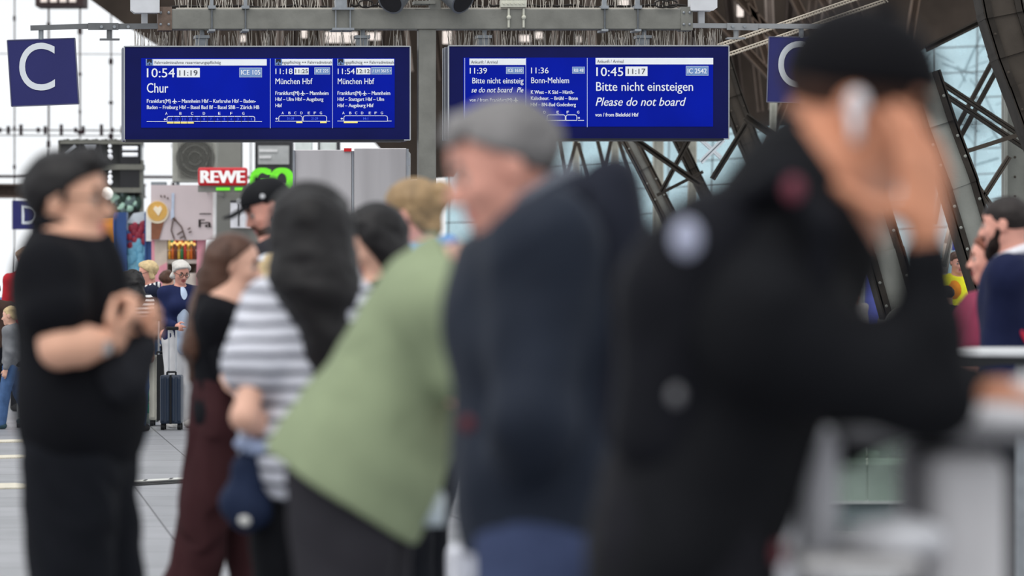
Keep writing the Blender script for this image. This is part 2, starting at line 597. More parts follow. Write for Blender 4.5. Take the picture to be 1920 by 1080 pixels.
        s.lip = [ell(hp(.338, 0, -.262), np.array((.045, .105, .028)) * h, Rm, .012 * h), ell(hp(.328, 0, -.312), np.array((.048, .09, .032)) * h, Rm, .012 * h)]
        P += s.lip
        for k in (-1, 1):
            P += [ell(hp(-.045, .352 * k, -.01), np.array((.085, .032, .125)) * h, Rm, .02 * h), ell(hp(-.015, .395 * k, -.005), np.array((.035, .03, .06)) * h, Rm, .015 * h, 'sub'),
                  ell(hp(.275, .148 * k, .0), .072 * h, None, .012 * h)]
        return P
    def hand(s, w, d, n, thumb, curl=(30, 35, 40, 45), scale=1.0, tcurl=20, spread=0.0, tdir=.6):
        """w wrist, d along the hand, n the way the palm faces, thumb the side the thumb leaves from"""
        d, n = unit(d), np.array(n, float); n = unit(n - d * (n @ d)); t = unit(np.array(thumb, float) - d * (np.array(thumb) @ d)); t = unit(t - n * (t @ n))
        g = scale * s.H / 1.75; P = []
        for i in range(4):
            off = (.031, .0105, -.0105, -.030)[i] * g
            kn = w + d * (.088, .091, .087, .078)[i] * g + t * off
            P.append(cap(w + t * off * .55 + d * .01 * g, kn, .0155 * g, .0115 * g, .012))
            a = R(curl[i]) * .8; p0 = kn; L = (.074, .083, .077, .060)[i] * g
            sp = spread * (1.5 - i) * .33
            for j, fr in enumerate((.46, .30, .24)):
                dr = d * math.cos(a) + n * math.sin(a) + t * sp
                p1 = p0 + unit(dr) * L * fr
                P.append(cap(p0, p1, (.0092, .0085, .0078)[j] * g, (.0086, .0078, .0068)[j] * g, .003))
                p0 = p1; a += R(curl[i])
        b0 = w + d * .022 * g + t * .024 * g + n * .008 * g
        b1 = b0 + unit(d * tdir + t * .8 + n * .25) * .042 * g
        a = R(tcurl)
        b2 = b1 + unit(d * (tdir + .25) + t * (.45 - math.sin(a)) + n * (.2 + math.sin(a) * .8)) * .033 * g
        b3 = b2 + unit(d * (tdir + .25) + t * (.30 - 1.5 * math.sin(a)) + n * (.2 + math.sin(a))) * .027 * g
        P += [cap(b0, b1, .0165 * g, .0125 * g, .012), cap(b1, b2, .0115 * g, .010 * g, .004), cap(b2, b3, .010 * g, .008 * g, .003)]
        return P
    def defhand(s, w):
        E, Wt = (s.EL, s.WL) if w == 'L' else (s.ER, s.WR)
        d = unit(Wt - E); side = s.l if w == 'L' else -s.l
        return s.hand(Wt, d, -side, s.F, scale=.93 if s.fem else 1.0)
    # build ---------------------------------------------------------------
    def body(s, hands=None, eyes=True, brows=(40, 30, 25), extra=(), iris=(60, 40, 28)):
        hands = hands or {}
        P = s.torso() + s.legs() + s.neckp() + s.arms()
        P += s.headp()
        for w in 'LR':
            P += hands.get(w) or s.defhand(w)
        P += list(extra)
        sp = [(s.lip, .003, 1)]
        bm = M('brow_%d_%d_%d' % tuple(brows), brows, .8)
        br = [cap(s.hp(.345, .06 * k, .085), s.hp(.29, .20 * k, .095), .016 * s.hh, .012 * s.hh) for k in (-1, 1)]
        s.bodyo = sdf_obj('body', P, [s.skin, s.lipm], s.o, s.res, spots=sp)
        for k in (-1, 1):
            sdf_obj('eyebrow', [cap(s.hp(.358, .07 * k, .085), s.hp(.335, .13 * k, .11), .018 * s.hh, .017 * s.hh), cap(s.hp(.335, .13 * k, .11), s.hp(.285, .205 * k, .095), .017 * s.hh, .010 * s.hh)], bm, s.bodyo, max(.0028, s.res * .45))
        if eyes:
            for k in (-1, 1):
                mb = MB()
                c = Vector(s.hp(.287, .148 * k, .0)); r = .068 * s.hh
                mb.ball(c, r, 12, 8)
                dr = Vector(s.Rh @ np.array([1, .0, -.12])).normalized()
                mb.mat(1).ball(c + dr * r * .62, r * .5, 10, 6)
                mb.build('eye', [M('eye_white', (158, 148, 142), .3), M('iris_%d' % iris[0], iris, .2)], s.bodyo, True)
        return s.bodyo
    def shirt(s, mat, name='shirt', t=.012, sleeve=.55, hem=-.06, st=.016, fold=(1, .006, 22), arms='LR', top=None, extra=(), cuts=(), ntilt=.35, k=.05, sleeves=None):
        P = inflate(s.torso(), t, k)
        for w in arms:
            S, E, Wt = (s.SL, s.EL, s.WL) if w == 'L' else (s.SR, s.ER, s.WR)
            g = .88 if s.fem else 1.0
            if sleeve <= 1.0:
                e = S + (E - S) * sleeve
                P.append(cap(S, e, .033 * s.H * g * s.bf + st * .6, .029 * s.H * g * s.bf + st, .04, 'late'))
            else:
                fr = sleeve - 1.0
                e = E + (Wt - E) * fr
                P += [cap(S, E, .032 * s.H * g * s.bf + st * .7, .0265 * s.H * g + st * .8, .04, 'late'), cap(E, e, .0265 * s.H * g + st * .8, .020 * s.H * g + st * .55, .03, 'late')]
        P += list(extra)
        cc = [(s.hip + s.u * hem * s.H, s.u)] + list(cuts)
        cc.append((s.neck + s.u * (.020 if top is None else top) * s.H + s.f * .0, unit(-s.u + ntilt * -s.f)))
        so = sdf_obj(name, P, mat, s.o, s.res, cc, folds(*fold) if fold else None)
        return so
    def collar(s, mat, r=.042, t=.013, up=.012, name='collar', tilt=.35, parent=None):
        c = s.neck + s.u * up * s.H
        ax = unit(s.u + s.f * tilt)
        P = [tor(c, ax, r * s.H, t, .01), tor(c + ax * .016, ax, (r - .004) * s.H, t * .85, .015)]
        return sdf_obj(name, P, mat, parent or s.o, min(s.res, .007))
    def trousers(s, mat, name='trousers', t=.014, top=.075, fold=(3, .006, 20), flare=0.0, wide=1.0, length=1.0, extra=()):
        H = s.H
        P = [inflate(s.torso(), t * .8, .05)[0]]
        P.append(inflate(s.torso(), t * .6, .05)[1])
        for Hj, K, A in ((s.HL, s.KL, s.AL), (s.HR, s.KR, s.AR)):
            e = K + (A - K) * length
            P += [cap(Hj, K, .054 * H * s.bf * wide + t * .4, (.036 * H + t) * wide, .04), cap(K, e, (.036 * H + t) * wide, (.026 * H + t + flare), .03)]
        P += list(extra)
        return sdf_obj(name, P, mat, s.o, s.res, [(s.hip + s.u * top * H, -s.u), (np.array([0, 0, .018]), (0, 0, 1))], folds(*fold) if fold else None)
    def shoes(s, mat, sole=None):
        H = s.H
        for A in (s.AL, s.AR):
            z = A[2] - .048 * H
            base = np.array([A[0], A[1], 0])
            P = [cap(base - s.F * .02 * H + np.array([0, 0, z + .028 * H]), base + s.F * .085 * H + np.array([0, 0, z + .021 * H]), .030 * H, .024 * H, .03),
                 cap(base + np.array([0, 0, z + .03 * H]), A + np.array([0, 0, .018 * H]), .028 * H, .026 * H, .02)]
            sdf_obj('shoe', P, mat, s.o, max(s.res, .007), [(np.array([0, 0, z + .002]), (0, 0, 1))])
    def hair(s, mat, kind='short', extra=(), cut=True, name='hair', grow=0.0, line=(.857, .02), seed=5, amp=.004, freq=60, keep=None):
        h = s.hh
        P = [ell(s.hp(-.07, 0, .15), np.array((.455 + grow, .362 + grow, .385 + grow)) * h, s.Rh, .02)]
        cuts = []
        if cut:
            # face side stays free: keep z > slope * x + offset in head space
            a, b = line
            n = s.Rh @ np.array([-a, 0, 1.0])
            cuts = [(s.hp(0, 0, b), n)]
        F = folds(seed, amp, freq)
        o = sdf_obj(name, P, mat, s.o, s.res, cuts, F)
        if extra:
            sdf_obj('hair_lengths' if kind == 'long' else 'hair_bun' if kind == 'bun' else 'hair_fringe', list(extra), mat, o, s.res, (), F)
        return o
    def glasses(s, mat, rim=.0028):
        mb = MB(); hp = s.hp
        for k in (-1, 1):
            pts = [hp(.40, .15 * k + .105 * math.cos(a), -.005 + .085 * math.sin(a)) for a in [i * math.pi / 8 for i in range(17)]]
            mb.tube([Vector(p) for p in pts], rim, 6)
            mb.tube([Vector(hp(.39, .255 * k, .02)), Vector(hp(.0, .385 * k, .04)), Vector(hp(-.08, .375 * k, -.02))], rim * .9, 6)
        mb.tube([Vector(hp(.41, -.045, .01)), Vector(hp(.425, 0, .02)), Vector(hp(.41, .045, .01))], rim, 6)
        return mb.build('glasses', mat, s.o, True)
# ------------------------------------------------------------------ platform, hall, glazing
TW = math.tan(R(7))           # the cross-platform line runs 7 degrees off the picture plane
CY = (math.cos(R(7)), math.sin(R(7)), 0)
NB = Vector((math.sin(R(7)), -math.cos(R(7)), 0))

def B(px, py, off=0.0, y0=36.0):
    """a point of the plane of the displays, pushed off towards the viewer"""
    u = (px - 960) / FPX
    y = y0 / (1 - u * TW)
    return Vector((u * y, y, EYE + (540 - py) * y / FPX)) + NB * off

def floor_material():
    m = bpy.data.materials.new('platform_paving'); m.use_nodes = True
    nt = m.node_tree; b = nt.nodes['Principled BSDF']
    tc = nt.nodes.new('ShaderNodeTexCoord')
    def lines(ang, w, t, off=0.0):
        sp = nt.nodes.new('ShaderNodeVectorMath'); sp.operation = 'DOT_PRODUCT'
        nt.links.new(tc.outputs['Object'], sp.inputs[0]); sp.inputs[1].default_value = (math.cos(R(ang)), math.sin(R(ang)), 0)
        ad = nt.nodes.new('ShaderNodeMath'); ad.operation = 'MULTIPLY_ADD'
        nt.links.new(sp.outputs['Value'], ad.inputs[0]); ad.inputs[1].default_value = 1 / w; ad.inputs[2].default_value = off
        fr = nt.nodes.new('ShaderNodeMath'); fr.operation = 'FRACT'; nt.links.new(ad.outputs[0], fr.inputs[0])
        lt = nt.nodes.new('ShaderNodeMath'); lt.operation = 'LESS_THAN'; nt.links.new(fr.outputs[0], lt.inputs[0]); lt.inputs[1].default_value = t / w
        fl = nt.nodes.new('ShaderNodeMath'); fl.operation = 'FLOOR'; nt.links.new(ad.outputs[0], fl.inputs[0])
        return lt, fl
    l1, f1 = lines(7, 0.60, 0.012, 0.30)
    l2, f2 = lines(97, 1.20, 0.03, 0.1)
    mxl = nt.nodes.new('ShaderNodeMath'); mxl.operation = 'MAXIMUM'
    nt.links.new(l1.outputs[0], mxl.inputs[0]); nt.links.new(l2.outputs[0], mxl.inputs[1])
    cb = nt.nodes.new('ShaderNodeCombineXYZ'); nt.links.new(f1.outputs[0], cb.inputs[0]); nt.links.new(f2.outputs[0], cb.inputs[1])
    wn = nt.nodes.new('ShaderNodeTexWhiteNoise'); wn.noise_dimensions = '2D'; nt.links.new(cb.outputs[0], wn.inputs['Vector'])
    nz = nt.nodes.new('ShaderNodeTexNoise'); nz.inputs['Scale'].default_value = 2.2; nz.inputs['Detail'].default_value = 8
    nt.links.new(tc.outputs['Object'], nz.inputs['Vector'])
    a2 = nt.nodes.new('ShaderNodeMath'); a2.operation = 'MULTIPLY_ADD'; nt.links.new(wn.outputs['Value'], a2.inputs[0]); a2.inputs[1].default_value = 0.35
    nt.links.new(nz.outputs['Fac'], a2.inputs[2])
    rp = nt.nodes.new('ShaderNodeValToRGB')
    rp.color_ramp.elements[0].position = 0.35; rp.color_ramp.elements[1].position = 1.0
    rp.color_ramp.elements[0].color = lin((116, 118, 122)) + [1]; rp.color_ramp.elements[1].color = lin((146, 147, 152)) + [1]
    nt.links.new(a2.outputs[0], rp.inputs['Fac'])
    mx = nt.nodes.new('ShaderNodeMix'); mx.data_type = 'RGBA'
    nt.links.new(mxl.outputs[0], mx.inputs[0]); nt.links.new(rp.outputs['Color'], mx.inputs[6]); mx.inputs[7].default_value = lin((52, 52, 56)) + [1]
    nt.links.new(mx.outputs[2], b.inputs['Base Color'])
    b.inputs['Roughness'].default_value = 0.42
    return m

mb = MB().box((0, 60, -0.2), (120, 150, 0.4))
tag(mb.build('floor', floor_material()), kind='structure')

steel = M('steel_painted_grey', (128, 128, 122), .5, .2, .16, 5, .15, 40)
steel_dark = M('steel_weathered_brown', (74, 68, 62), .7, .1, .22, 3, .2, 30)
steel_black = M('steel_sooty', (56, 52, 48), .75, .1, .25, 4, .2, 30)
steel_green = M('steel_grey_green', (136, 138, 132), .55, .1, .12, 4, .15, 50)
rivet_m = steel_green
zinc = M('galvanised_zinc', (150, 155, 160), .45, .5, .12, 20)
white_box = M('white_plastic', (214, 216, 220), .5, 0, .05)

# glazed end wall of the hall, far left: thin sooty mullions against the sky
d = 112.0
mb = MB()
for px, w in ((27, 2.0), (91, 3.6), (150, 2.2), (208, 2.4), (-40, 2), (-110, 3.5), (266, 2.6), (325, 2.2), (470, 2.2)):
    mb.beam(W(px, 800, d), W(px + .5, -220, d), w * .75 * d / FPX, .12)
    for k in range(7):
        rr = random.Random(px + k)
        py = -20 + 70 * k + rr.uniform(-20, 20)
        c = W(px, py, d); mb.box(c, (rr.uniform(3, 8) * d / FPX, .2, rr.uniform(5, 12) * d / FPX))
for py, w in ((243, 2.0), (253, 1.4), (100, .9), (330, 5)):
    mb.beam(W(-160, py, d), W(520, py + 3, d), w * d / FPX, .12)
for k in range(26):
    px = -150 + k * 24 + 6 * math.sin(k * 2.3)
    mb.box(W(px, 244, d), (5 * d / FPX, .2, (9 + 6 * (k % 3)) * d / FPX))
tag(mb.build('window_1', M('soot_black_mullion', (48, 36, 40), .8, 0, .2)), kind='structure')

# dusty blue glazing of the side bays, behind the lattice on the right
d = 98.0
gl = M_glass('side_bay_glass', (228, 244, 248), .30)
mb = MB()
prect(mb, 835, 20, 1990, 652, d, .02)
o = tag(mb.build('window_2', gl), kind='structure')
mb = MB()
for k in range(14):
    px = 840 + k * 82
    mb.beam(W(px, 480, d - .2), W(px + 10, 10, d - .2), 3.0 * d / FPX, .1)
for k in range(9):
    py = 60 + 48 * k
    mb.beam(W(835, py + 22, d - .2), W(1940, py - 26, d - .2), 2.4 * d / FPX, .1)
rr = random.Random(4)
for k in range(46):   # tie rods and branches of rods outside the glass
    px, py = rr.uniform(1660, 1930), rr.uniform(50, 330)
    a = rr.choice((.5, 2.2, 1.1, 2.7)) + rr.uniform(-.25, .25); L = rr.uniform(25, 90)
    mb.beam(W(px, py, d + 1.0), W(px + L * math.cos(a), py - L * math.sin(a), d + 1.0), rr.uniform(1.2, 4.0) * d / FPX, .06)
tag(mb.build('window_bars', M('glazing_bar_grey', (128, 138, 142), .6)), kind='structure')

# dark roof valley above the displays: ribbed deck with girders in front of it
d = 82.0
mb = MB()
pts = [W(130, -60, d), W(165, -4, d), W(232, 45, d), W(318, 100, d), W(370, 128, d), W(640, 200, d), W(768, 338, d), W(852, 330, d), W(905, 240, d), W(1130, 235, d), W(1260, 240, d), W(1500, 235, d), W(1700, 110, d), W(1800, 55, d), W(1890, 20, d), W(1990, -60, d)]
mb.prism(pts, (0, .5, 0))
tag(mb.build('ceiling', M('roof_deck_brown', (66, 58, 52), .85, 0, .3, 1.2, 0)), kind='structure')
rr = random.Random(11)
mb = MB()
for k in range(44):
    px = 330 + k * 28 + rr.uniform(-8, 8)
    py1 = min(120 + max(0, px - 600) * .13, 205) + rr.uniform(-12, 5)
    lean = rr.uniform(-30, 30)
    mb.cur = k % 3
    mb.ibeam(W(px, py1, d - 1.2 - .2 * (k % 3)), W(px + lean, -60, d - 1.2 - .2 * (k % 3)), rr.uniform(6, 16) * d / FPX, .3, .03)
tag(mb.build('roof_girders', [M('girder_brown', (104, 92, 84), .8, 0, .25, 2), M('girder_taupe', (140, 128, 120), .8, 0, .25, 2), M('girder_dark', (60, 52, 48), .8, 0, .25, 2)]), kind='structure')
mb = MB()
for px, py, w, h in ((700, 68, 26, 14), (838, 70, 16, 24), (985, 72, 22, 12), (1010, 66, 14, 12), (1085, 74, 10, 10), (1388, 20, 12, 22), (570, 60, 10, 22), (1170, 5, 18, 12), (640, 70, 60, 20), (455, 72, 10, 12)):
    prect(mb, px - w / 2, py - h / 2, px + w / 2, py + h / 2, d - 2.2, .1)
tag(mb.build('roof_lights', M('roof_light_pane', (214, 202, 194), .4, 0, .1, emit=.55)), kind='structure')

d = 108.0
mb = MB(); prect(mb, 66, -60, 156, 11, d, 1.2); mb.mat(1)  # hanging lamp: dark fixture box with a row of lit panes
for k in range(4): prect(mb, 76 + 18 * k, -14, 88 + 18 * k, 4, d - .05, .05)
for px in (91, 150): mb.mat(0).beam(W(px, 10, d + .3), W(px, 250, d + .3), .035, .05)
tag(mb.build('hanging_lamp', [M('soot_brown', (70, 58, 58), .8), M('roof_light_pane', (214, 202, 194))]), 'dark lamp fixture hanging at the top of the bright end wall', 'gantry')
# long beam under the left vault
d = 95.0
mb = MB(); mb.ibeam(W(-180, 358, d), W(272, 358, d), 26 * d / FPX, .6, .04)
tag(mb.build('trim_1', M('old_beam_umber', (92, 80, 74), .8, 0, .2)), kind='structure')

# ------------------------------------------------------------------ riveted steelwork on the right
def rivets(mb, p0, p1, step, r, off):
    p0, p1 = Vector(p0), Vector(p1); L = (p1 - p0).length
    n = int(L / step)
    for i in range(1, n):
        c = p0.lerp(p1, i / n) + Vector(off)
        mb.ball(c, (r, r * .6, r), 6, 4)

def girder(name, label, pts, width, d, depth, mats, flange=8, riv=True, rside=0, kindless=True, cat='girder', group=None, tilt=0.0, step=.16):
    """web plate along a bent line (photo points), a flange angle down each edge and rows of rivet heads"""
    mb = MB()
    P = [W(px, py, d + tilt * i) for i, (px, py) in enumerate(pts)]
    w = width * d / FPX; fl = flange * d / FPX
    for a, b in zip(P[:-1], P[1:]):
        ax = (b - a).normalized(); s = ax.cross(Vector((0, 1, 0))).normalized()
        jo = Vector((0, .006 * (len(mb.v) % 7), 0)); a2 = a - ax * .04 + jo; b2 = b + ax * .04 + jo
        mb.mat(0).beam(a2, b2, w, .03)
        for k in (-1, 1):
            o = s * (w / 2 - fl / 2) * k
            mb.mat(1).beam(a2 + o - Vector((0, .02, 0)), b2 + o - Vector((0, .02, 0)), fl, .06)
            mb.beam(a2 + s * (w / 2) * k + Vector((0, depth / 2 - .05, 0)), b2 + s * (w / 2) * k + Vector((0, depth / 2 - .05, 0)), .025, depth)
            if riv:
                rivets(mb.mat(0), a + o, b + o, step, .013, (0, -.052, 0))
        if riv and w > .35:
            for q in (-.22, .22):
                rivets(mb.mat(0), a + s * w * q, b + s * w * q, step * 1.6, .013, (0, -.016, 0))
    o = mb.build(name, mats)
    return tag(o, label, cat, group)

GG = (steel_green, steel_black)
DD = (steel_dark, steel_black)
girder('steel_arch', 'grey riveted arch leg with a dark left edge coming down beside the suited man', [(1733, 150), (1757, 225), (1800, 340), (1848, 500), (1870, 575), (1896, 735), (1920, 879)], 62, 33.0, .5, GG, 13)
girder('steel_arch', 'grey riveted arch leg ending on a round hinge behind the raised forearm', [(1585, 215), (1625, 360), (1662, 480), (1698, 610)], 66, 34.5, .5, GG, 14)
mb = MB()
c = W(1696, 612, 34.4); mb.cyl(c - Vector((0, .1, 0)), c + Vector((0, .7, 0)), .165, .165, 24)
mb.box((c.x, c.y + .3, (c.z - .10) / 2), (.62, .62, c.z - .10)); mb.box((c.x, c.y + .3, c.z - .14), (.8, .8, .08))
tag(mb.build('hinge_pedestal', M('pedestal_grey', (120, 121, 116), .6, .1, .15)), 'grey steel pedestal carrying the round hinge of the latticed arch leg', 'pedestal')
girder('steel_arch', 'dark sooty arch rib curving down through the upper right corner', [(1866, -60), (1882, 20), (1904, 92), (1930, 160), (1956, 232), (2000, 340), (2044, 520), (2060, 834)], 72, 38.0, .6, DD, 14)
mb = MB()
p0 = W(1908, 110, 44); p0.z = 0; p1 = W(1908, -80, 44)
mb.mat(0).ibeam(p0, p1, .30, .3, .03); p2 = W(1887, 100, 44.2); p3 = p2.copy(); p3.z = 0
mb.mat(1).beam(p3, W(1887, -80, 44.2), .055, .2)
rivets(mb.mat(1), W(1903, 700, 43.95), W(1903, 0, 43.95), .2, .014, (0, 0, 0))
tag(mb.build('steel_column', [steel_green, steel_dark]), 'upright grey-green steel column at the right edge above the suited man', 'column')

def brace(label, pairs, w, d, mats, group=None, name='roof_truss', dep=.12):
    mb = MB()
    for (x0, y0, x1, y1) in pairs:
        mb.ibeam(W(x0, y0, d), W(x1, y1, d), w * d / FPX, dep, .02)
    tag(mb.build(name, mats), label, 'truss', group, 'structure')
br = steel_black
brace('dark twin-bar brace falling from the cap brim towards the right edge', [(1742, 140, 1960, 284), (1742, 158, 1962, 304)], 9, 42.0, br)
brace('dark twin-bar brace rising to the right behind the falling brace', [(1772, 280, 1900, 42), (1786, 284, 1912, 52)], 8, 43.0, br)
brace('short dark brace rising to the right under the roof edge', [(1735, 92, 1868, 26)], 13, 44.0, br)
brace('thin flat tie bar from the arch leg to the upright steel column', [(1768, 298, 1930, 246)], 8, 40.0, steel_dark)
brace('lower lattice struts beside the arch leg above the suited man', [(1792, 290, 1862, 392), (1892, 294, 1846, 366)], 9, 41.0, steel_dark)
brace('pair of pale lattice bars crossing beside the raised forearm', [(1752, 420, 1775, 300), (1770, 500, 1790, 410)], 7, 41.5, steel_green)

# steelwork below and beside the right display
girder('steel_arch', 'brown riveted arch leg dropping behind the cut-off letter sign', [(1346, 90), (1372, 175), (1404, 262), (1450, 360), (1480, 470), (1500, 560), (1512, 755)], 34, 52.0, .5, DD, 9, step=.2)
girder('steel_arch', 'grey lattice leg below the middle of the right display', [(1170, 240), (1206, 310), (1252, 400), (1300, 520), (1330, 764)], 26, 50.0, .4, (steel, steel_dark), 7, step=.2)
girder('steel_arch', 'narrow dark lattice leg below the right display, right of the grey leg', [(1262, 240), (1296, 310), (1330, 380), (1370, 480), (1392, 751)], 16, 53.0, .4, (steel_dark, steel_black), 5, step=.25)
brace('dark brace crossing under the right display, falling to the right', [(1186, 258, 1312, 346)], 11, 48.0, br)
brace('dark brace crossing under the right display, rising to the right', [(1240, 360, 1292, 262)], 9, 49.0, br)
brace('thin tie bar low behind the backpack top', [(1232, 366, 1318, 322)], 6, 49.5, br)
brace('dark strut right below the corner of the right display', [(1336, 336, 1400, 232)], 11, 48.5, br)
brace('dark strut behind the capped man collar below the letter sign', [(1398, 218, 1470, 268)], 14, 50.5, br)
brace('pale crossed tube below the right display corner', [(1314, 304, 1356, 262)], 9, 47.0, M('pale_tube', (205, 212, 218), .4))
brace('pale tube leaning left below the right display corner', [(1310, 258, 1352, 296)], 7, 47.4, M('pale_tube', (205, 212, 218), .4))
brace('fan of dark struts left of the dark backpack top', [(1048, 262, 1062, 335), (1082, 258, 1062, 336), (1084, 268, 1104, 340), (1120, 262, 1134, 320), (1146, 262, 1134, 322), (1160, 262, 1180, 330)], 7, 56.0, steel_dark)
for i, (px, lab) in enumerate(((1080, 'pale hall column showing under the left part of the right display'), (1153, 'dull hall column under the right display, next to the fan of struts'), (1234, 'broad pale hall column under the right half of the right display'), (1298, 'pale hall column close to the crossed tubes'), (1450, 'pale hall column under the cut-off letter sign'))):
    mb = MB(); p = W(px, 300, 62 + i * .6); w = (.10, .11, .16, .13, .10)[i]
    mb.ibeam((p.x, p.y, 0), (p.x, p.y, W(px, 192, p.y).z), w, w, .02); mb.box((p.x, p.y, .1), (w * 2, w * 2, .2))
    tag(mb.build('hall_column', M('column_stone_grey', (172, 172, 162), .6, 0, .12)), lab, 'column')
brace('brown trusses behind the upper right steelwork', [(1330, 20, 1460, 160), (1400, -20, 1440, 120), (1360, -30, 1480, 100), (1480, -20, 1560, 140), (1500, 120, 1430, 300), (1530, -20, 1610, 120), (1590, -20, 1640, 110), (1720, -20, 1696, 120), (1550, 200, 1500, 330)], 15, 68.0, M('truss_brown', (98, 84, 74), .8, 0, .25, 2), None, 'truss', .3)
# wavy-edged catenary cables upper right
mb = MB()
for off in (0, 12):
    a, b2 = W(1340, 92 + off * 0, 39), W(1590, 0, 39)
    a = W(1345, 84 + off * 1.9, 39); b2 = W(1660, -24 + off * 1.9, 39)
    for q in (0, 5):
        A = a + Vector((0, 0, -q * .005)); Bq = b2 + Vector((0, 0, -q * .005))
        mb.tube([A, Bq], .008, 6)
    for i in range(60):
        t = i / 59; c = a.lerp(b2, t); mb.cyl(c, c + Vector((.025, 0, -.027)), .006, .006, 5)
tag(mb.build('bird_guard_cable', M('cable_cream', (196, 186, 170), .6)), 'pair of pale twisted cables sloping up behind the right sign arm', 'cable')

# ------------------------------------------------------------------ display gantry: beam, post, arms
root = empty('sign_gantry', B(801, floor_py(36), 0)); root.location.z = 0
rl = root.location.copy()
tag(root, 'grey steel T-shaped gantry with a middle post and a long crossbeam above the displays', 'gantry')
def G(px, py, off=0.0):
    return B(px, py, off) - rl
def gbox(mb, x0, y0, x1, y1, front, depth):
    a = [G(x0, y1, front), G(x1, y1, front), G(x1, y0, front), G(x0, y0, front)]
    return mb.hexa(a, [p - NB * depth for p in a])
mb = MB(); gbox(mb, 785, 54, 818, floor_py(36), .0, .15); mb.mat(0)
gbox(mb, 778, floor_py(36) - 5, 825, floor_py(36), .06, .27)
po = mb.build('post', steel, root, bevel=.01)
mb = MB(); gbox(mb, 300, 17, 1290, 55, .02, .2)
mb.build('crossbeam', steel, root, bevel=.008)
for x0, x1 in ((296, 322), (1276, 1298)):
    mb = MB(); gbox(mb, x0, 13, x1, 57, .03, .22)
    for px in (x0 + 5, x1 - 6):
        for py in (24, 46):
            mb.mat(1).ball(G(px, py, .035), .012, 8, 6).mat(0)
    mb.build('end_plate', [M('rusty_plate', (120, 104, 94), .7, .2, .25, 20) if x0 < 500 else steel, zinc], root)
mb = MB()
for (x0, y0, x1, y1, h) in ((57, 52.5, 170, 49, 9), (170, 50, 300, 49, 10)):
    a, b2 = G(x0, y0, 0), G(x1, y1, 0); mb.beam(a, b2, h * .0045, .05, NB)
mb.beam(G(165, 50, .03), G(222, 50, .03), .058, .02, NB)
for px in (190, 214, 240): mb.mat(1).cyl(G(px, 51, .04), G(px, 51, .06), .013, .013, 10).mat(0)
mb.cyl(G(205, 54, 0), G(205, 74, 0), .022, .022, 10); mb.beam(G(187, 74, 0), G(224, 74, 0), .012, .1, NB)
mb.build('left_arm', [M('arm_steel_grey', (112, 114, 116), .5, .3, .12), zinc], root)
mb = MB()
mb.beam(G(1290, 48, 0), G(1600, 50, 0), .040, .05, NB); mb.beam(G(1362, 50, .03), G(1420, 51, .03), .058, .02, NB)
for px in (1372, 1394): mb.mat(1).cyl(G(px, 50, .04), G(px, 50, .06), .013, .013, 10).mat(0)
mb.cyl(G(1380, 54, 0), G(1380, 72, 0), .022, .022, 10); mb.beam(G(1362, 72, 0), G(1396, 72, 0), .012, .1, NB)
mb.build('right_arm', [M('arm_steel_light', (150, 152, 154), .5, .3, .1), zinc], root)
# clamps round the beam
for px, w in ((397, 3), (460, 3), (1133, 4), (1195, 4)):
    mb = MB()
    for q in (-1, 1): mb.cyl(G(px, 14, .03), G(px, 58, .03), .008, .008, 8)
    gbox(mb, px - 7, 11, px + 7, 17, .05, .28); gbox(mb, px - 6, 55, px + 6, 59, .05, .28); gbox(mb, px - w, -14, px + w, 12, .02, .04)
    mb.build('pipe_clamp', zinc, root)
mb = MB()
for px in (629, 656): mb.cyl(G(px, 16, .04), G(px, 56, .04), .007, .007, 8)
gbox(mb, 622, 15, 663, 19, .07, .3); gbox(mb, 622, 53, 663, 57, .07, .3); gbox(mb, 629, -20, 650, 15, .02, .12)
mb.build('saddle_clamp', zinc, root)
mb = MB()
for px in (953, 981):
    mb.cyl(G(px, 16, .03), G(px, 52, .03), .010, .010, 8); mb.ball(G(px, 33, .04), .02, 8, 6)
gbox(mb, 938, 1, 986, 14, .05, .1)
for k in range(6): mb.cyl(G(943 + 7.4 * k, 7, .05), G(943 + 7.4 * k, 7, .065), .009, .009, 8)
mb.build('cable_terminal', M('ivory_plastic', (206, 206, 192), .5), root)
rr = random.Random(3)
for x0, x1 in ((320, 620), (660, 720), (880, 940), (985, 1130), (1140, 1195), (1205, 1290)):
    n = 9; pts = [G(x0 + (x1 - x0) * i / n, 13 - rr.uniform(0, 5), -.08) for i in range(n + 1)]
    mb = MB(); mb.tube(pts, .010, 6); mb.build('cable', M('cable_black', (34, 30, 28), .6), root)
for cx in (685, 720, 1240, 1255):
    mb = MB(); mb.tube([G(cx + 14 * math.cos(a), 8 + 7 * math.sin(a), .05) for a in [i * .5 for i in range(13)]], .007, 6); mb.build('cable', M('cable_black', (34, 30, 28), .6), root)

def spikes(name, label, x0, x1, ytop, ybase, n, off0, seed, back=0.3):
    mb = MB(); rr = random.Random(seed)
    for i in range(n):
        px = rr.uniform(x0, x1); off = off0 - rr.uniform(0, back)
        h = rr.uniform(.6, 1.2); ln = rr.gauss(0, 3.2)
        a = B(px, ybase, off); b2 = B(px + ln, ybase + (ytop - ybase) * h, off + rr.uniform(-.03, .03))
        mb.cyl(a, b2, .0030, .0024, 4, False)
    a, b2 = B(x0, ybase - 1, off0), B(x1, ybase - 1, off0); mb.beam(a, b2, .012, .02)
    n2 = int((x1 - x0) / 5)
    for i in range(n2): mb.box(B(x0 + (x1 - x0) * (i + .5) / n2, ybase - 1.2, off0 + .004), (.014, .012, .012))
    tag(mb.build(name, M('spike_wire', (196, 190, 180), .5, .1)), label, 'bird spikes', None, 'stuff')
spikes('bird_spikes', 'dense wire bird spikes standing on the left display', 243, 766, 54, 88, 210, -.02, 1, .42)
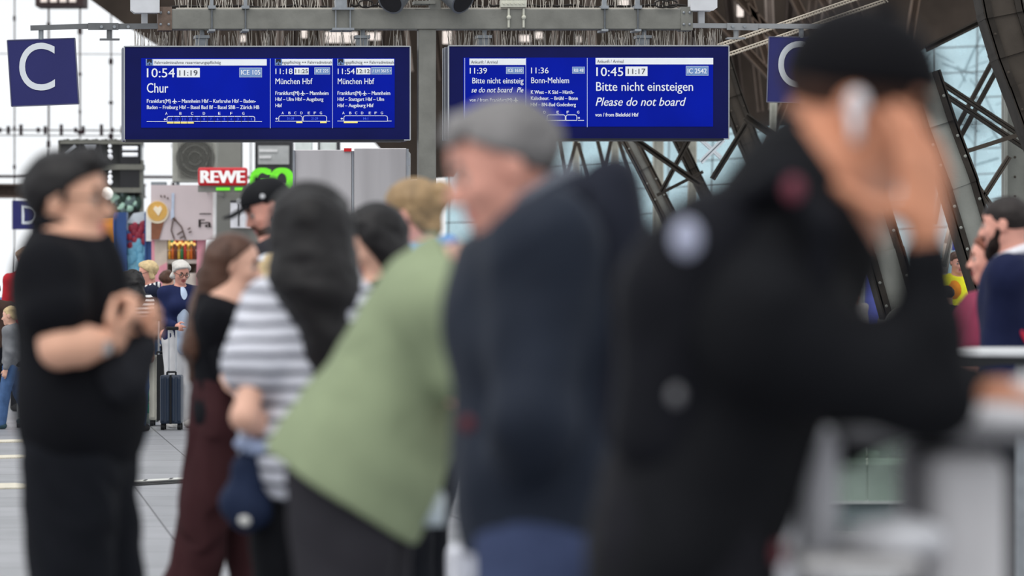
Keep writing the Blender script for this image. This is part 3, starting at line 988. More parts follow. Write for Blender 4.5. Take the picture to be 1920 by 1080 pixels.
spikes('bird_spikes', 'dense wire bird spikes standing on the right display', 843, 1364, 54, 87, 340, -.02, 2, .42)
spikes('bird_spikes', 'wire bird spikes along the top of the crossbeam', 330, 1270, -8, 17, 300, 0, 3, .16)

# loudspeakers and junction boxes up on the beam
for lab, c, t in (('grey horn loudspeaker on the crossbeam pointing down to the left', (752, -8), (-24, 26)), ('grey horn loudspeaker on the crossbeam pointing down to the right', (836, -8), (26, 26))):
    mb = MB()
    a = B(c[0], c[1], .12); b2 = B(c[0] + t[0] * .0 + (1 if t[0] > 0 else -1) * 8, 14, .2)
    dr = (B(c[0] + t[0], c[1] + t[1], .26) - B(c[0], c[1], .12)).normalized()
    a = B(c[0], c[1] - 12, .10)
    mb.mat(0).cyl(a, a + dr * .22, .105, .118, 32); mb.mat(1).cyl(a + dr * .221, a + dr * .224, .10, .10, 32)
    mb.mat(0).cyl(a - dr * .05, a, .07, .105, 32)
    mb.box(a - dr * .04 + Vector((0, .08, -.0)), (.05, .14, .05))
    tag(mb.build('loudspeaker', [M('speaker_grey', (104, 108, 112), .4, .3), M('speaker_grille', (44, 44, 46), .8)], None, False), lab, 'loudspeaker')
mb = MB(); gbx = lambda x0, y0, x1, y1, f, dp: mb.hexa([B(x0, y1, f), B(x1, y1, f), B(x1, y0, f), B(x0, y0, f)], [p - NB * dp for p in (B(x0, y1, f), B(x1, y1, f), B(x1, y0, f), B(x0, y0, f))])
gbx(806, -20, 826, 18, .02, .12); gbx(776, 2, 815, 8, .06, .2)
tag(mb.build('bracket', steel), 'small steel bracket between the two loudspeakers', 'bracket')
for lab, x0, y0, x1, y1 in (('white junction box on the left end of the crossbeam', 246, -14, 297, 24), ('white junction box on the right end of the crossbeam', 1293, -14, 1340, 20)):
    mb = MB(); pts = [B(x0, y0, .1), B(x1, y0, .1), B(x1, y1, .1), B(x0 + 6, y1, .1), B(x0, y1 - 5, .1)] if x0 < 500 else [B(x0, y0, .1), B(x1, y0, .1), B(x1, y1 - 5, .1), B(x1 - 7, y1, .1), B(x0, y1, .1)]
    mb.prism(pts, -NB * .16)
    xm = (x0 + x1) / 2; gbx(xm - 6, 5, xm + 6, 50, -.03, .04)
    tag(mb.build('junction_box', white_box, bevel=.006), lab, 'junction box')

# letter signs at both ends
navy = M('sign_navy', (46, 48, 104), .45, 0, .05, 3, spec=.2)
sign_white = M('sign_white_letter', (222, 228, 234), .4, 0, .02)
def letter_sign(label, corners, letter, box, pole, place, depth=.03, thick=.0):
    r_ = empty('platform_section_sign', (0, 0, 0)); tag(r_, label, 'sign')
    mb = MB(); f_ = [place(*c, .0) for c in corners]
    mb.hexa(f_, [p + Vector((0, depth, 0)) for p in f_]); mb.build('panel', navy, r_)
    mb = MB(); put_text(mb, letter, box[0], box[2], box[1], box[3], lambda x, y: place(x, y, .004)); mb.build('letter', sign_white, r_)
    mb = MB(); fr_ = MB()
    for i in range(4):
        a, b2 = f_[i], f_[(i + 1) % 4]; fr_.beam(a + Vector((0, depth / 2, 0)), b2 + Vector((0, depth / 2, 0)), .008, depth * 1.2)
    fr_.build('frame', M('sign_edge', (96, 98, 120), .5), r_)
    if letter == 'D':
        mb = MB(); q = place(70, 400, -.1); mb.cyl((q.x, q.y, 0), (q.x, q.y, q.z + .6), .06, .06, 14); mb.build('pole', zinc, r_)
    elif pole:
        mb = MB(); mb.cyl(place(pole[0], pole[1], -depth / 2), place(pole[0], pole[2], -depth / 2), .021, .021, 12)
        mb.build('hanger', zinc, r_)
    return r_
letter_sign('navy sign with a white letter C hanging crooked at the left end of the gantry', [(21.5, 199.5), (147.5, 194.5), (140, 71.5), (13.5, 75.5)], 'C', (36, 79, 103, 168.5), (77, 56, 74), B)
letter_sign('navy letter sign half hidden by the black cap at the right end of the gantry', [(1438, 191), (1561, 194), (1566, 70), (1442, 69)], 'C', (1459, 76, 1524, 163), (1503, 52, 71), B)
letter_sign('distant navy sign with a white letter D beside the man in the black polo', [(23, 430), (77, 430), (77, 376), (23, 376)], 'D', (41, 384, 71, 420), (50, 340, 376), lambda x, y, o=0: W(x, y, 81.0 - o))

# ------------------------------------------------------------------ the two displays
screen_blue = M('screen_blue', (0, 20, 138), .5, 0, .12, 2.0, emit=.45, spec=.08)
lit_white = M('screen_white', (222, 226, 230), .5, 0, .02, emit=.25)
lit_tag = M('screen_tag_blue', (108, 138, 185), .5, 0, .02, emit=.25)
lit_dark = M('screen_dark_ink', (26, 30, 50), .5, 0, .02)
lit_grey = M('screen_grey_ink', (84, 86, 92), .5, 0, .02)
lit_yellow = M('screen_yellow', (232, 214, 110), .4, 0, .02, emit=.5)
lit_faint = M('screen_faint_blue', (70, 100, 220), .4, 0, .02, emit=.5)
lit_sep = M('screen_line_grey', (150, 160, 200), .4, 0, .02, emit=.5)
housing_m = M('display_housing_navy', (14, 20, 84), .4, 0, .14, 2.5, spec=.12)
edge_m = M('display_edge_silver', (176, 180, 186), .35, .6, .06)

def plane_icon(mb, x0, x1, ybase, s=1.0):
    w = x1 - x0; cy = ybase - w * .38
    pts = [(1, .0), (.93, -.05), (.62, -.06), (.36, -.42), (.26, -.42), (.40, -.06), (.16, -.05), (.06, -.17), (0, -.17), (.05, 0)]
    pts = pts + [(a, -b) for a, b in pts[-2:0:-1]]
    # nose up, as on the displays
    P = [(x0 + w / 2 + b * w * 1.15, cy + (.5 - a) * w * .95) for a, b in pts]
    c = B(x0 + w / 2, cy, .010)
    V = [c] + [B(x, y, .010) for x, y in P]
    n = len(P)
    mb.add(V, [(0, 1 + i, 1 + (i + 1) % n) for i in range(n)])

def rect(mb, x0, y0, x1, y1, off):
    mb.add([B(x0, y1, off), B(x1, y1, off), B(x1, y0, off), B(x0, y0, off)], [(0, 1, 2, 3)])

def train(mb, x0, x1, yt, yb, w=1.1, n=1):
    """rounded carriage outline with ticks"""
    r = 3.2; o = .010
    pts = [(x0, yb), (x0, yt + r), (x0 + r * .3, yt + r * .3), (x0 + r, yt), (x1 - r, yt), (x1 - r * .3, yt + r * .3), (x1, yt + r), (x1, yb), (x0, yb)]
    for (a, b), (c, e) in zip(pts[:-1], pts[1:]):
        L = math.hypot(c - a, e - b); nx, ny = -(e - b) / L * w / 2, (c - a) / L * w / 2
        ex, ey = (c - a) / L * w * .3, (e - b) / L * w * .3
        mb.add([B(a - ex + nx, b - ey + ny, o), B(c + ex + nx, e + ey + ny, o), B(c + ex - nx, e + ey - ny, o), B(a - ex - nx, b - ey - ny, o)], [(0, 1, 2, 3)])

def arrow(mb, x, y, s, left=True):
    k = -1 if left else 1
    mb.add([B(x + k * s, y, .010), B(x, y - s, .010), B(x, y - s * .35, .010), B(x - k * s * .9, y - s * .35, .010), B(x - k * s * .9, y + s * .35, .010), B(x, y + s * .35, .010), B(x, y + s, .010)],
           [(0, 1, 2), (0, 2, 5), (0, 5, 6), (2, 3, 4, 5)])

def bike(mb, x, y):
    rect(mb.mat(1), x, y - 6, x + 9.5, y + 5.5, .008)
    mb.mat(2)
    for cx in (x + 2.2, x + 7.4):
        mb.add([B(cx + 2 * math.cos(a), y + 2.8 + 2 * math.sin(a), .010) for a in [i * math.pi / 5 for i in range(10)]], [tuple(range(10))])
    mb.tube([B(x + 2.2, y + 2.6, .012), B(x + 4.4, y - 1, .012), B(x + 7.4, y + 2.6, .012)], .003, 4)

def display_board(label, x0, x1, sx, sep, yt, yb, panels):
    r_ = empty('departure_display', (0, 0, 0)); tag(r_, label, 'departure board', 'blue departure displays under the gantry')
    mb = MB(); D = .50
    f_ = [B(x0, yb, 0), B(x1, yb, 0), B(x1, yt, 0), B(x0, yt, 0)]
    mb.hexa(f_, [p - NB * D for p in f_])
    mb.build('housing', housing_m, r_, bevel=.006)
    mb = MB()
    for a, b2 in ((f_[0], f_[3]), (f_[3], f_[2]), (f_[2], f_[1]), (f_[1], f_[0])):
        mb.beam(a, b2, .009, .016, NB)
    for q in (.2, .36):
        mb.beam(f_[0] - NB * q - Vector((.006, 0, 0)), f_[3] - NB * q - Vector((.006, 0, 0)), .012, .02, NB)
    mb.build('edge_frame', edge_m, r_)
    mb = MB()
    a, b2 = B(x0 + 2, yb + 1.6, -.03), B(x1 - 14, yb + 1.6, -.03); mb.beam(a, b2, .016, .3, NB)
    mb.build('bottom_rail', M('rail_dark', (40, 42, 50), .5, .3), r_)
    sc_ = MB(); rect(sc_, sx[0], yt + 22, sx[1], yb - 23, .004)
    so = sc_.build('screen', screen_blue, r_)
    mb = MB()
    for s_ in sep: rect(mb, s_ - .55, yt + 23, s_ + .55, yb - 22, .007)
    mb.build('divider', lit_sep, r_)
    for p in panels:
        mb = MB(); mats = [lit_white, lit_dark, lit_tag, lit_grey, lit_yellow, lit_faint]
        for it in p:
            k = it[0]
            if k == 'bar': rect(mb.mat(0), *it[1:], .007)
            elif k == 'box': rect(mb.mat(0), *it[1:], .007)
            elif k == 'tag':
                rect(mb.mat(0), it[1] - .4, it[2] - .4, it[3] + .4, it[4] + .4, .006); rect(mb.mat(2), *it[1:], .007)
            elif k == 'bike':
                rect(mb.mat(2), it[1] - .6, it[2] - 5.6, it[1] + 12.6, it[2] + 5.8, .0075)
                bike(mb, it[1] + 1, it[2])
            elif k == 'yel': rect(mb.mat(4), *it[1:], .009)
            elif k == 'ln': rect(mb.mat(0), it[1], it[3] - .55, it[2], it[3] + .55, .009)
            elif k == 'train': train(mb.mat(0), *it[1:])
            elif k == 'tick': rect(mb.mat(1), it[1] - .4, it[2], it[1] + .4, it[3], .011)
            elif k == 'arr': arrow(mb.mat(0), *it[1:])
            elif k == 'pl': plane_icon(mb.mat(0), *it[1:])
            else:
                mi = {'w': 0, 'd': 1, 'g': 3, 'f': 5}[k[0]]
                put_text(mb.mat(mi), it[1], it[2], it[3], it[4], it[5], lambda x, y: B(x, y, .010), .018 if 'b' in k else .006 if 'm' in k else 0.0, .28 if 'i' in k else 0.0)
        mb.build('lettering', mats, so)
    for px in it_hang[label]:
        mb = MB()
        for q in (0,):
            a = [B(px - 11, 88, -.12), B(px + 11, 88, -.12), B(px + 11, 70, -.12), B(px - 11, 70, -.12)]
            mb.hexa(a, [p - NB * .12 for p in a])
            a = [B(px - 14, 70, -.08), B(px + 14, 70, -.08), B(px + 14, 65, -.08), B(px - 14, 65, -.08)]
            mb.hexa(a, [p - NB * .2 for p in a]); mb.cyl(B(px, 66, -.1), B(px, 52, -.1), .02, .02, 8)
        mb.build('hanger', zinc, r_)
    return r_
LL = 'blue departure display left of the post, with Chur in its widest field'
RL = 'blue departure display right of the post, asking people not to board'
it_hang = {LL: (380, 682), RL: (911, 1211)}
def letters(s, xs, y0, y1, k='wb'):
    return [(k, c, x - 2.0, x + 2.0, y0, y1) for c, x in zip(s, xs)]
display_board(LL, 233, 769, (264.5, 740), (506.7, 623.2), 87, 262.5, [
    [('bar', 273.6, 111, 500, 123), ('bike', 274.4, 117), ('g', 'Fahrradmitnahme reservierungspflichtig', 289.8, 413.8, 114.3, 119.9),
     ('wm', '10:54', 275.4, 327.6, 127.8, 145), ('box', 331.7, 127.5, 374.6, 145), ('d', '11:19', 336.4, 370.2, 131.5, 141.8),
     ('tag', 449.1, 127.5, 490.6, 144.5), ('wb', 'ICE 105', 452, 487.8, 131, 140.2), ('wm', 'Chur', 275.4, 315.3, 155.6, 173.7),
     ('wb', 'Frankfurt(M)', 275.4, 320.2, 185.9, 192.9), ('pl', 322.0, 332.2, 193.5), ('wb', '– Mannheim Hbf – Karlsruhe Hbf – Baden-', 333.8, 479.4, 185.9, 192.9),
     ('wb', 'Baden – Freiburg Hbf – Basel Bad Bf – Basel SBB – Zürich HB', 275.4, 486, 197.5, 204.5),
     ('train', 313, 477.6, 218.4, 227.8), ('ln', 275, 312.5, 228), ('ln', 478, 491, 228), ('arr', 309.4, 223.9, 2.6), ('yel', 313.2, 229.1, 364, 231.7)]
    + letters('ABCDEFG', (311.8, 338.3, 360.1, 382.3, 411.1, 433.5, 456.2), 210.1, 215.2)
    + [('tick', 313 + 12.66 * i, 217.6, 232) for i in range(1, 13)]
    + [('f', n, 313 + 12.66 * (i + .5) - (2.6 if len(n) > 1 else .5 if n == '1' else 1.2), 313 + 12.66 * (i + .5) + (2.6 if len(n) > 1 else .5 if n == '1' else 1.2), 221, 225.6) for i, n in enumerate('14 12 11 10 9 8 7 6 5 4 3 2 1'.split())],
    [('bar', 515.5, 110.6, 622.6, 122.7), ('bike', 516.2, 116.6), ('g', 'ngspflichtig ••• Fahrradmitnah', 529, 622.2, 113.9, 119.6),
     ('wm', '11:18', 516.4, 548.4, 128.4, 138.9), ('box', 551.4, 127.1, 578.6, 139.8), ('d', '11:25', 553.8, 577, 129.8, 137.2), ('tag', 589.9, 127.1, 618.2, 139.3), ('wb', 'ICE 225', 592.7, 615.5, 130.1, 135.9),
     ('wm', 'München Hbf', 516.4, 585.6, 146.8, 157.9), ('wb', 'Frankfurt(M)', 516.4, 560.9, 170.9, 178), ('pl', 562.2, 572.4, 178.6), ('wb', '– Mannheim', 573.5, 615.7, 170.9, 178),
     ('wb', 'Hbf – Ulm Hbf – Augsburg', 516.4, 606, 182.5, 189.3), ('wb', 'Hbf', 516.4, 528.5, 194.3, 201),
     ('train', 522.5, 566.5, 217.2, 227.4), ('train', 568.2, 612.2, 217.2, 227.4), ('f', '31-39', 538.3, 551, 219.8, 224.7), ('f', '21-29', 583.7, 596, 219.8, 224.7), ('ln', 515.8, 521.5, 227.4), ('ln', 613, 618.5, 227.4), ('arr', 518.6, 222.6, 2.4), ('yel', 555.4, 227.9, 566.8, 230.8), ('yel', 600.3, 227.9, 612.2, 230.8)]
    + letters('ABCDEFG', (529.9, 542.7, 553.6, 565.1, 579, 590.2, 601.5), 209.3, 214.3),
    [('bar', 632.3, 110.4, 738.7, 122.7), ('bike', 633, 116.4), ('g', 'ngspflichtig ••• Fahrradmitnah', 645.1, 738.2, 113.9, 119.6),
     ('wm', '11:54', 633.1, 664.8, 128.4, 138.9), ('box', 667.6, 127.1, 694.7, 139.6), ('d', '12:12', 669.6, 693, 129.8, 137.2), ('tag', 696.5, 126.7, 733.9, 139.2), ('wb', '/ LH 3615 •', 698.4, 733, 130, 135.9),
     ('wm', 'München Hbf', 633.1, 701.4, 146.8, 157.9), ('wb', 'Frankfurt(M)', 632.8, 677.1, 170.9, 178), ('pl', 678.3, 688.2, 178.6), ('wb', '– Mannheim', 689.6, 731.3, 170.9, 178),
     ('wb', 'Hbf – Stuttgart Hbf – Ulm', 632.8, 719.8, 182.5, 189.3), ('wb', 'Hbf – Augsburg Hbf', 632.8, 700.1, 194.3, 201),
     ('train', 644.5, 726.3, 217.2, 227.4), ('f', '14-1', 681, 690, 219.8, 224.7), ('ln', 632.3, 643.8, 227), ('ln', 727, 734, 227), ('arr', 640.8, 222.6, 2.4), ('yel', 644.5, 227.9, 670.3, 230.8)]
    + letters('ABCDEFG', (643.7, 656.7, 667.6, 678.9, 693.3, 704.2, 715.8), 209.3, 214.3)])
display_board(RL, 841, 1366.5, (868.5, 1337), (871.2, 985.8, 1100.9), 86, 260.5, [
    [('bar', 880, 109.9, 985.6, 121.9), ('g', 'Ankunft / Arrival', 882.8, 932.5, 113.4, 119.3), ('wm', '11:39', 880.7, 912.7, 127.1, 138), ('tag', 949.2, 126.1, 981.3, 138), ('wb', 'ICE 1610', 952.2, 978.8, 129, 135.2),
     ('wm', 'Bitte nicht einsteig', 885.4, 981.3, 145.6, 156.4), ('wmi', 'se do not board', 883.5, 961, 163.5, 173.4), ('wmi', 'Ple', 969, 981, 163.5, 173.4), ('w', 'von / from Frankfurt(M)', 880.1, 960.2, 183.8, 190.4), ('pl', 962, 971.6, 191.2)],
    [('wm', '11:36', 995.7, 1028.2, 126.6, 137.6), ('tag', 1073.3, 125.7, 1095.9, 137.5), ('wb', 'RB 48', 1076, 1093.6, 128.8, 134.8), ('wm', 'Bonn-Mehlem', 995.9, 1066.6, 145, 156),
     ('wb', 'K West – K Süd – Hürth-', 995.3, 1075.7, 169.4, 176.1), ('wb', 'Kalscheur. – Brühl – Bonn', 995.3, 1082.8, 180.8, 187.5), ('wb', 'Hbf – BN-Bad Godesberg', 995, 1079.4, 192.6, 199.3),
     ('train', 1025.6, 1059.5, 215.4, 225.8), ('train', 1060.9, 1081.2, 215.4, 225.8), ('ln', 1000, 1025, 225.8), ('ln', 1083.4, 1094.8, 225.8), ('arr', 1085, 221.2, 2.4, False)]
    + letters('CDEFG', (1001.9, 1020.8, 1045.5, 1064.3, 1083.8), 207.9, 212.8),
    [('bar', 1116.5, 108.7, 1337, 120.8), ('g', 'Ankunft / Arrival', 1119.3, 1168.5, 112, 118), ('wm', '10:45', 1117.9, 1168, 126.1, 142.6), ('box', 1172.4, 124.7, 1213.9, 142.4), ('d', '11:17', 1177, 1209.8, 128.7, 138.6), ('tag', 1286.3, 124.4, 1327.7, 141.2), ('wb', 'IC 2542', 1289, 1324.5, 128.4, 137.7),
     ('wm', 'Bitte nicht einsteigen', 1117.5, 1299, 153.5, 170.4), ('wmi', 'Please do not board', 1116.6, 1285.8, 182.5, 198.4), ('wb', 'von / from Bielefeld Hbf', 1115.8, 1196.7, 211.6, 218.6)]])
# ------------------------------------------------------------------ shops and kiosk beyond the crowd
def thing(name, label, cat, loc=(0, 0, 0), group=None):
    return tag(empty(name, loc), label, cat, group)
def sub(mb, name, mats, parent, **k):
    o = mb.build(name, mats, parent, **k)
    if parent is not None: o.location = -parent.location
    return o

# light-box stack / upper shop front with tubes and globes
d = 72.0; fy = floor_py(d)
t = thing('shop', 'dark two-storey shop front with white tubes and globe lamps behind its upper panes', 'shop', W(186, fy, d))
mb = MB()
prect(mb, 110, 268, 226, 352, d + .3, .3); prect(mb, 112, 352, 264, 404, d + .3, .3); prect(mb, 150, 404, 290, fy, d + 1.2, .3)
sub(mb, 'back_wall', M('shop_backwall', (86, 88, 88), .6, 0, .25, 2), t)
mb = MB(); prect(mb, 225, 268, 264, 308, d + .1, .3); prect(mb, 225, 317, 262, 352, d + .1, .3); prect(mb, 186, 268, 190, 350, d + .05, .1)
prect(mb, 148, 268, 151, 310, d + .05, .1); sub(mb, 'dark_pane', M('pane_black', (30, 30, 34), .3), t)
mb = MB(); prect(mb, 109, 263, 266, 270, d, .4); prect(mb, 112, 308, 268, 318, d, .4); prect(mb, 112, 352, 266, 361, d, .4); prect(mb, 109, 263, 112, fy, d, .4); prect(mb, 262, 300, 267, fy, d + .1, .3)
for k in range(26): prect(mb, 112 + k * 6, 262 - (k % 3), 116 + k * 6, 264, d, .2)
sub(mb, 'frame', M('frame_grey', (118, 118, 110), .6), t)
mb = MB()
for y in (278, 290): mb.cyl(W(230, y, d - .05), W(258, y, d - .05), .034, .034, 10)
sub(mb, 'lamp_tube', M('lamp_white', (226, 228, 232), .4, emit=.5), t)
for y, r in ((274, .030), (284, .040), (294.5, .048), (322, .03), (331.5, .042), (341, .048)):
    mb = MB().ball(W(206, y, d - .05), r); sub(mb, 'globe_lamp', M('lamp_white', (226, 228, 232)), t, smooth=True)
mb = MB().ball(W(200, 363, d - .3), .105, 16, 12); sub(mb, 'globe_lamp', M('lamp_bright', (250, 248, 240), .4, emit=.8), t, smooth=True)
mb = MB(); mb.prism([W(121, 288, d), W(140, 271, d), W(143, 277, d), W(124, 294, d)], (0, .05, 0)); mb.prism([W(158, 272, d), W(180, 272, d), W(174, 290, d), W(168, 292, d)], (0, .05, 0))
sub(mb, 'lamp_panel', M('lamp_grey', (176, 180, 186), .4), t)
mb = MB()
rr = random.Random(8)
for k in range(26):
    mb.cur = k % 3; c = W(rr.uniform(212, 262), rr.uniform(362, 400), d + .1); mb.ball(c, (.05 + .05 * rr.random(), .05, .05 + .08 * rr.random()), 8, 6)
sub(mb, 'window_display', [M('display_dark_green', (44, 62, 54), .5), M('display_mint', (172, 208, 190), .4), M('display_slate', (86, 104, 104), .4)], t, smooth=True)

# blue shop with poster
d = 66.0; fy = floor_py(d)
blue = M('shop_blue', (40, 74, 132), .4, 0, .06)
t = thing('shop', 'blue-framed shop front with a colourful poster and an orange panel', 'shop', W(225, fy, d))
for x0, x1 in ((213, 237), (272, 285)):
    mb = MB(); prect(mb, x0, 398, x1, fy, d, .3); prect(mb, x0 - 1, 400, x0 + 2, fy, d - .04, .05); sub(mb, 'pillar', blue, t)
mb = MB(); prect(mb, 237, 432, 273, 462, d + .15, .05); mb.mat(1); prect(mb, 237, 462, 273, 520, d + .15, .05)
mb.mat(2).prism([W(237, 418, d + .14), W(250, 400, d + .14), W(273, 396, d + .14), W(273, 420, d + .14)], (0, .05, 0))
mb.mat(3)
for k in range(16): mb.ball(W(rr.uniform(239, 271), rr.uniform(420, 462), d + .14), (.05, .02, .06), 8, 5)
mb.mat(4)
for k in range(14): mb.ball(W(rr.uniform(239, 271), rr.uniform(455, 512), d + .14), (.06, .02, .09), 8, 5)
sub(mb, 'poster', [M('poster_blue', (70, 110, 170), .4, 0, .5, 4), M('poster_cyan', (140, 204, 226), .4, 0, .3, 5), M('poster_white', (206, 214, 220), .4), M('poster_red', (158, 44, 66), .4, 0, .3), M('poster_pale', (120, 186, 214), .4)], t)
mb = MB(); prect(mb, 168, 408, 213, 456, d + .05, .1); sub(mb, 'orange_panel', M('panel_orange', (232, 150, 52), .5), t)
mb = MB(); prect(mb, 165, 457, 213, fy, d + .2, .1); sub(mb, 'shop_window', M('shop_glass_dark', (74, 92, 98), .2, 0, .6, 3), t)
mb = MB(); prect(mb, 273.5, 392, 284, 452, d - .1, .06); sub(mb, 'blade_sign', M('blade_white', (232, 232, 230), .5), t)

# pink coffee shop
d = 63.0; fy = floor_py(d)
t = thing('coffee_shop', 'pale pink coffee shop front with a cup and a bottle drawn on its fascia', 'shop', W(340, fy, d))
mb = MB(); prect(mb, 283, 347, 403, 450, d, .2); sub(mb, 'fascia', M('fascia_pink_grey', (208, 194, 196), .5, 0, .04, 3), t)
mb = MB(); prect(mb, 399, 347, 404, 449, d - .02, .24); sub(mb, 'fascia_edge', M('fascia_edge', (226, 224, 224), .5), t)
mb = MB(); o_ = d - .02
mb.mat(0).prism([W(283.5, 418, o_), W(308, 414, o_), W(298, 449, o_), W(283.5, 449, o_)], (0, .02, 0))
e = lambda cx, cy, rx, ry, dd: [W(cx + rx * math.cos(a), cy + ry * math.sin(a), dd) for a in [i * math.pi / 14 for i in range(28)]]
mb.mat(1).prism([p for p in e(295, 398, 21, 21, o_ - .01)], (0, .02, 0)); mb.mat(2).prism(e(295, 396, 18.5, 18.5, o_ - .02), (0, .02, 0))
mb.mat(1).prism([W(287, 392, o_ - .03), W(291, 386, o_ - .03), W(296, 389, o_ - .03), W(301, 386, o_ - .03), W(304, 392, o_ - .03), W(297, 405, o_ - .03)], (0, .02, 0))
sub(mb, 'cup_picture', [M('cup_brown', (132, 84, 62), .6, 0, .2), M('cup_cream', (240, 226, 200), .5), M('cup_coffee', (220, 172, 92), .5, 0, .1)], t)
mb = MB(); L = lambda *p: mb.tube([W(x, y, o_ - .01) for x, y in p], .011, 5)
L((324, 414), (321, 432), (327, 449)); L((329, 413), (340, 425), (348, 449)); L((332, 440), (343, 433)); L((337, 447), (346, 442)); L((352, 430), (357, 427)); L((354, 436), (359, 434)); L((301, 366), (303, 370)); L((308, 366), (309, 371)); L((314, 370), (315, 374))
mb.cyl(W(325, 408, o_ - .02), W(329, 414, o_ - .02), .02, .02, 8)
sub(mb, 'line_drawing', M('ink_brown', (96, 78, 72), .7), t)
mb = MB(); mb.prism([W(320, 396, o_), W(326, 396, o_), W(327, 408, o_), W(320, 412, o_)], (0, .01, 0)); mb.prism([W(322, 362, o_), W(327, 362, o_), W(326, 396, o_), W(321, 396, o_)], (0, .01, 0))
sub(mb, 'bottle_neck_picture', M('pale_blue_print', (190, 202, 222), .5), t)
mb = MB(); put_text(mb, 'Fa', 373, 396, 411, 426, lambda x, y: W(x, y, d - .02), .03); rectw = [W(374, 402, d - .02), W(396, 402, d - .02), W(396, 400, d - .02), W(374, 400, d - .02)]
mb.add(rectw, [(0, 1, 2, 3)]); sub(mb, 'lettering', M('ink_black', (44, 36, 36), .7), t)
mb = MB(); prect(mb, 290, 450, 313, fy, d + .1, .1); mb.mat(1); prect(mb, 284, 450, 290, fy, d + .1, .1); mb.prism([W(290, 505, d + .08), W(313, 492, d + .08), W(313, fy, d + .08), W(290, fy, d + .08)], (0, .02, 0)); prect(mb, 369, 449, 386, fy, d + .1, .1)
sub(mb, 'wall_panel', [M('shop_beige', (206, 190, 176), .6), M('shop_pink', (222, 150, 164), .6)], t)
mb = MB(); prect(mb, 313, 450, 370, fy, d + .9, .1); mb.mat(1); prect(mb, 313, 487, 370, 494, d + .25, .6); prect(mb, 313, 512, 370, fy, d + .2, .7)
sub(mb, 'counter', [M('shop_interior_dark', (64, 52, 44), .7), M('counter_white', (206, 200, 190), .5)], t)
cols = [(226, 160, 50), (210, 60, 50), (50, 140, 90), (236, 200, 90), (120, 60, 40), (230, 120, 40)]
for k in range(18):
    px = 318 + (k % 9) * 5.8; py = 486 if k < 9 else 468
    mb = MB(); c = W(px, py, d + .45 + .1 * (k // 9)); h = .11 + .04 * ((k * 7) % 3)
    mb.cyl(c, c + Vector((0, 0, h)), .02, .02, 10); mb.cyl(c + Vector((0, 0, h)), c + Vector((0, 0, h + .03)), .02, .008, 10); mb.cyl(c + Vector((0, 0, h + .03)), c + Vector((0, 0, h + .06)), .008, .008, 8)
    cn = ('amber', 'red', 'green', 'yellow', 'brown', 'orange')[k * 5 % 6]
    tag(mb.build('bottle', M('bottle_%s' % cn, cols[k * 5 % 6], .25), None, True), 'small coloured bottle on the lit shelf of the coffee shop', 'bottle', 'bottles on the coffee shop shelf')
mb = MB(); prect(mb, 313, 468, 370, 470, d + .45, .3); sub(mb, 'shelf', M('counter_white', (206, 200, 190)), t)
for k in range(9):
    mb = MB().ball(W(322 + k * 5.3, 458 - 3 * (k % 2), d + .3), .022, 8, 6); sub(mb, 'spot_lamp', M('warm_lamp', (255, 206, 120), .4, emit=.8), t, smooth=True)

# grey wall with air conditioner and market sign
d = 66.5; fy = floor_py(d)
t = thing('market_front', 'grey market wall under the red sign with white lettering', 'shop', W(445, fy, d))
mb = MB(); prect(mb, 404, 344, 560, fy, d, .4); prect(mb, 405, 255, 452, 344, d + .1, .4); sub(mb, 'wall_panel', M('market_wall_grey', (142, 142, 136), .6, 0, .08, 2), t)
mb = MB(); prect(mb, 432, 378, 470, 427, d - .3, .3); mb.mat(1); prect(mb, 446, 381, 449, 424, d - .32, .02); prect(mb, 432, 376, 470, 380, d - .31, .3); sub(mb, 'lit_window', [M('lit_pale_window', (214, 214, 220), .4, emit=.25), M('frame_charcoal', (56, 56, 60), .5)], t)
mb = MB(); prect(mb, 478, 250, 548, 345, d + .2, .4); mb.mat(1); prect(mb, 484, 273, 542, 308, d + .18, .05); mb.mat(2)
for y in (280, 292): prect(mb, 486, y, 520 - (y - 280), y + 5, d + .16, .02)
sub(mb, 'notice_screen', [M('screen_frame_dark', (58, 58, 60), .5), M('notice_grey', (176, 178, 178), .4), M('notice_white', (226, 226, 226), .4)], t)
d2 = 66.0
u = thing('air_conditioner', 'grey air conditioner outdoor unit mounted above the pink coffee shop fascia', 'air conditioner', W(365, 345, d2 - .5))
mb = MB(); prect(mb, 323, 258, 406, 341, d2 - .5, .45); sub(mb, 'casing', M('ac_casing', (168, 168, 160), .5, 0, .08), u, bevel=.01)
mb = MB(); c = W(366, 297, d2 - .52)
mb.cyl(c, c + Vector((0, .015, 0)), .30, .30, 40)
sub(mb, 'fan_recess', M('ac_fan_dark', (96, 96, 92), .6), u)
mb = MB()
for k in range(17): prect(mb, 334 + k * 3.9, 262, 335.2 + k * 3.9, 334, d2 - .56, .03)
for q in (.1, .2, .29): mb.tube([c + Vector((q * math.cos(a), -.05, q * math.sin(a))) for a in [i * math.pi / 12 for i in range(25)]], .005, 5)
sub(mb, 'grille', M('ac_grille', (126, 126, 120), .5), u)
mb = MB(); prect(mb, 330, 341, 334, 352, d2 - .4, .3); prect(mb, 395, 341, 399, 352, d2 - .4, .3); prect(mb, 283, 341, 310, 348, d2 - .4, .3); sub(mb, 'bracket', zinc, u)
d = 62.0
s_ = thing('shop_sign', 'red sign with fat white lettering above the grey market wall', 'sign', W(417, 331, d))
mb = MB(); prect(mb, 371, 314, 463, 348, d, .18); sub(mb, 'sign_box', M('sign_red', (196, 16, 34), .4, 0, .03, emit=.08), s_, bevel=.03)
mb = MB(); put_text(mb, 'REWE', 377, 458, 319.5, 342.5, lambda x, y: W(x, y, d - .012), .055); sub(mb, 'lettering', M('sign_letter_white', (248, 246, 244), .4, emit=.2), s_)
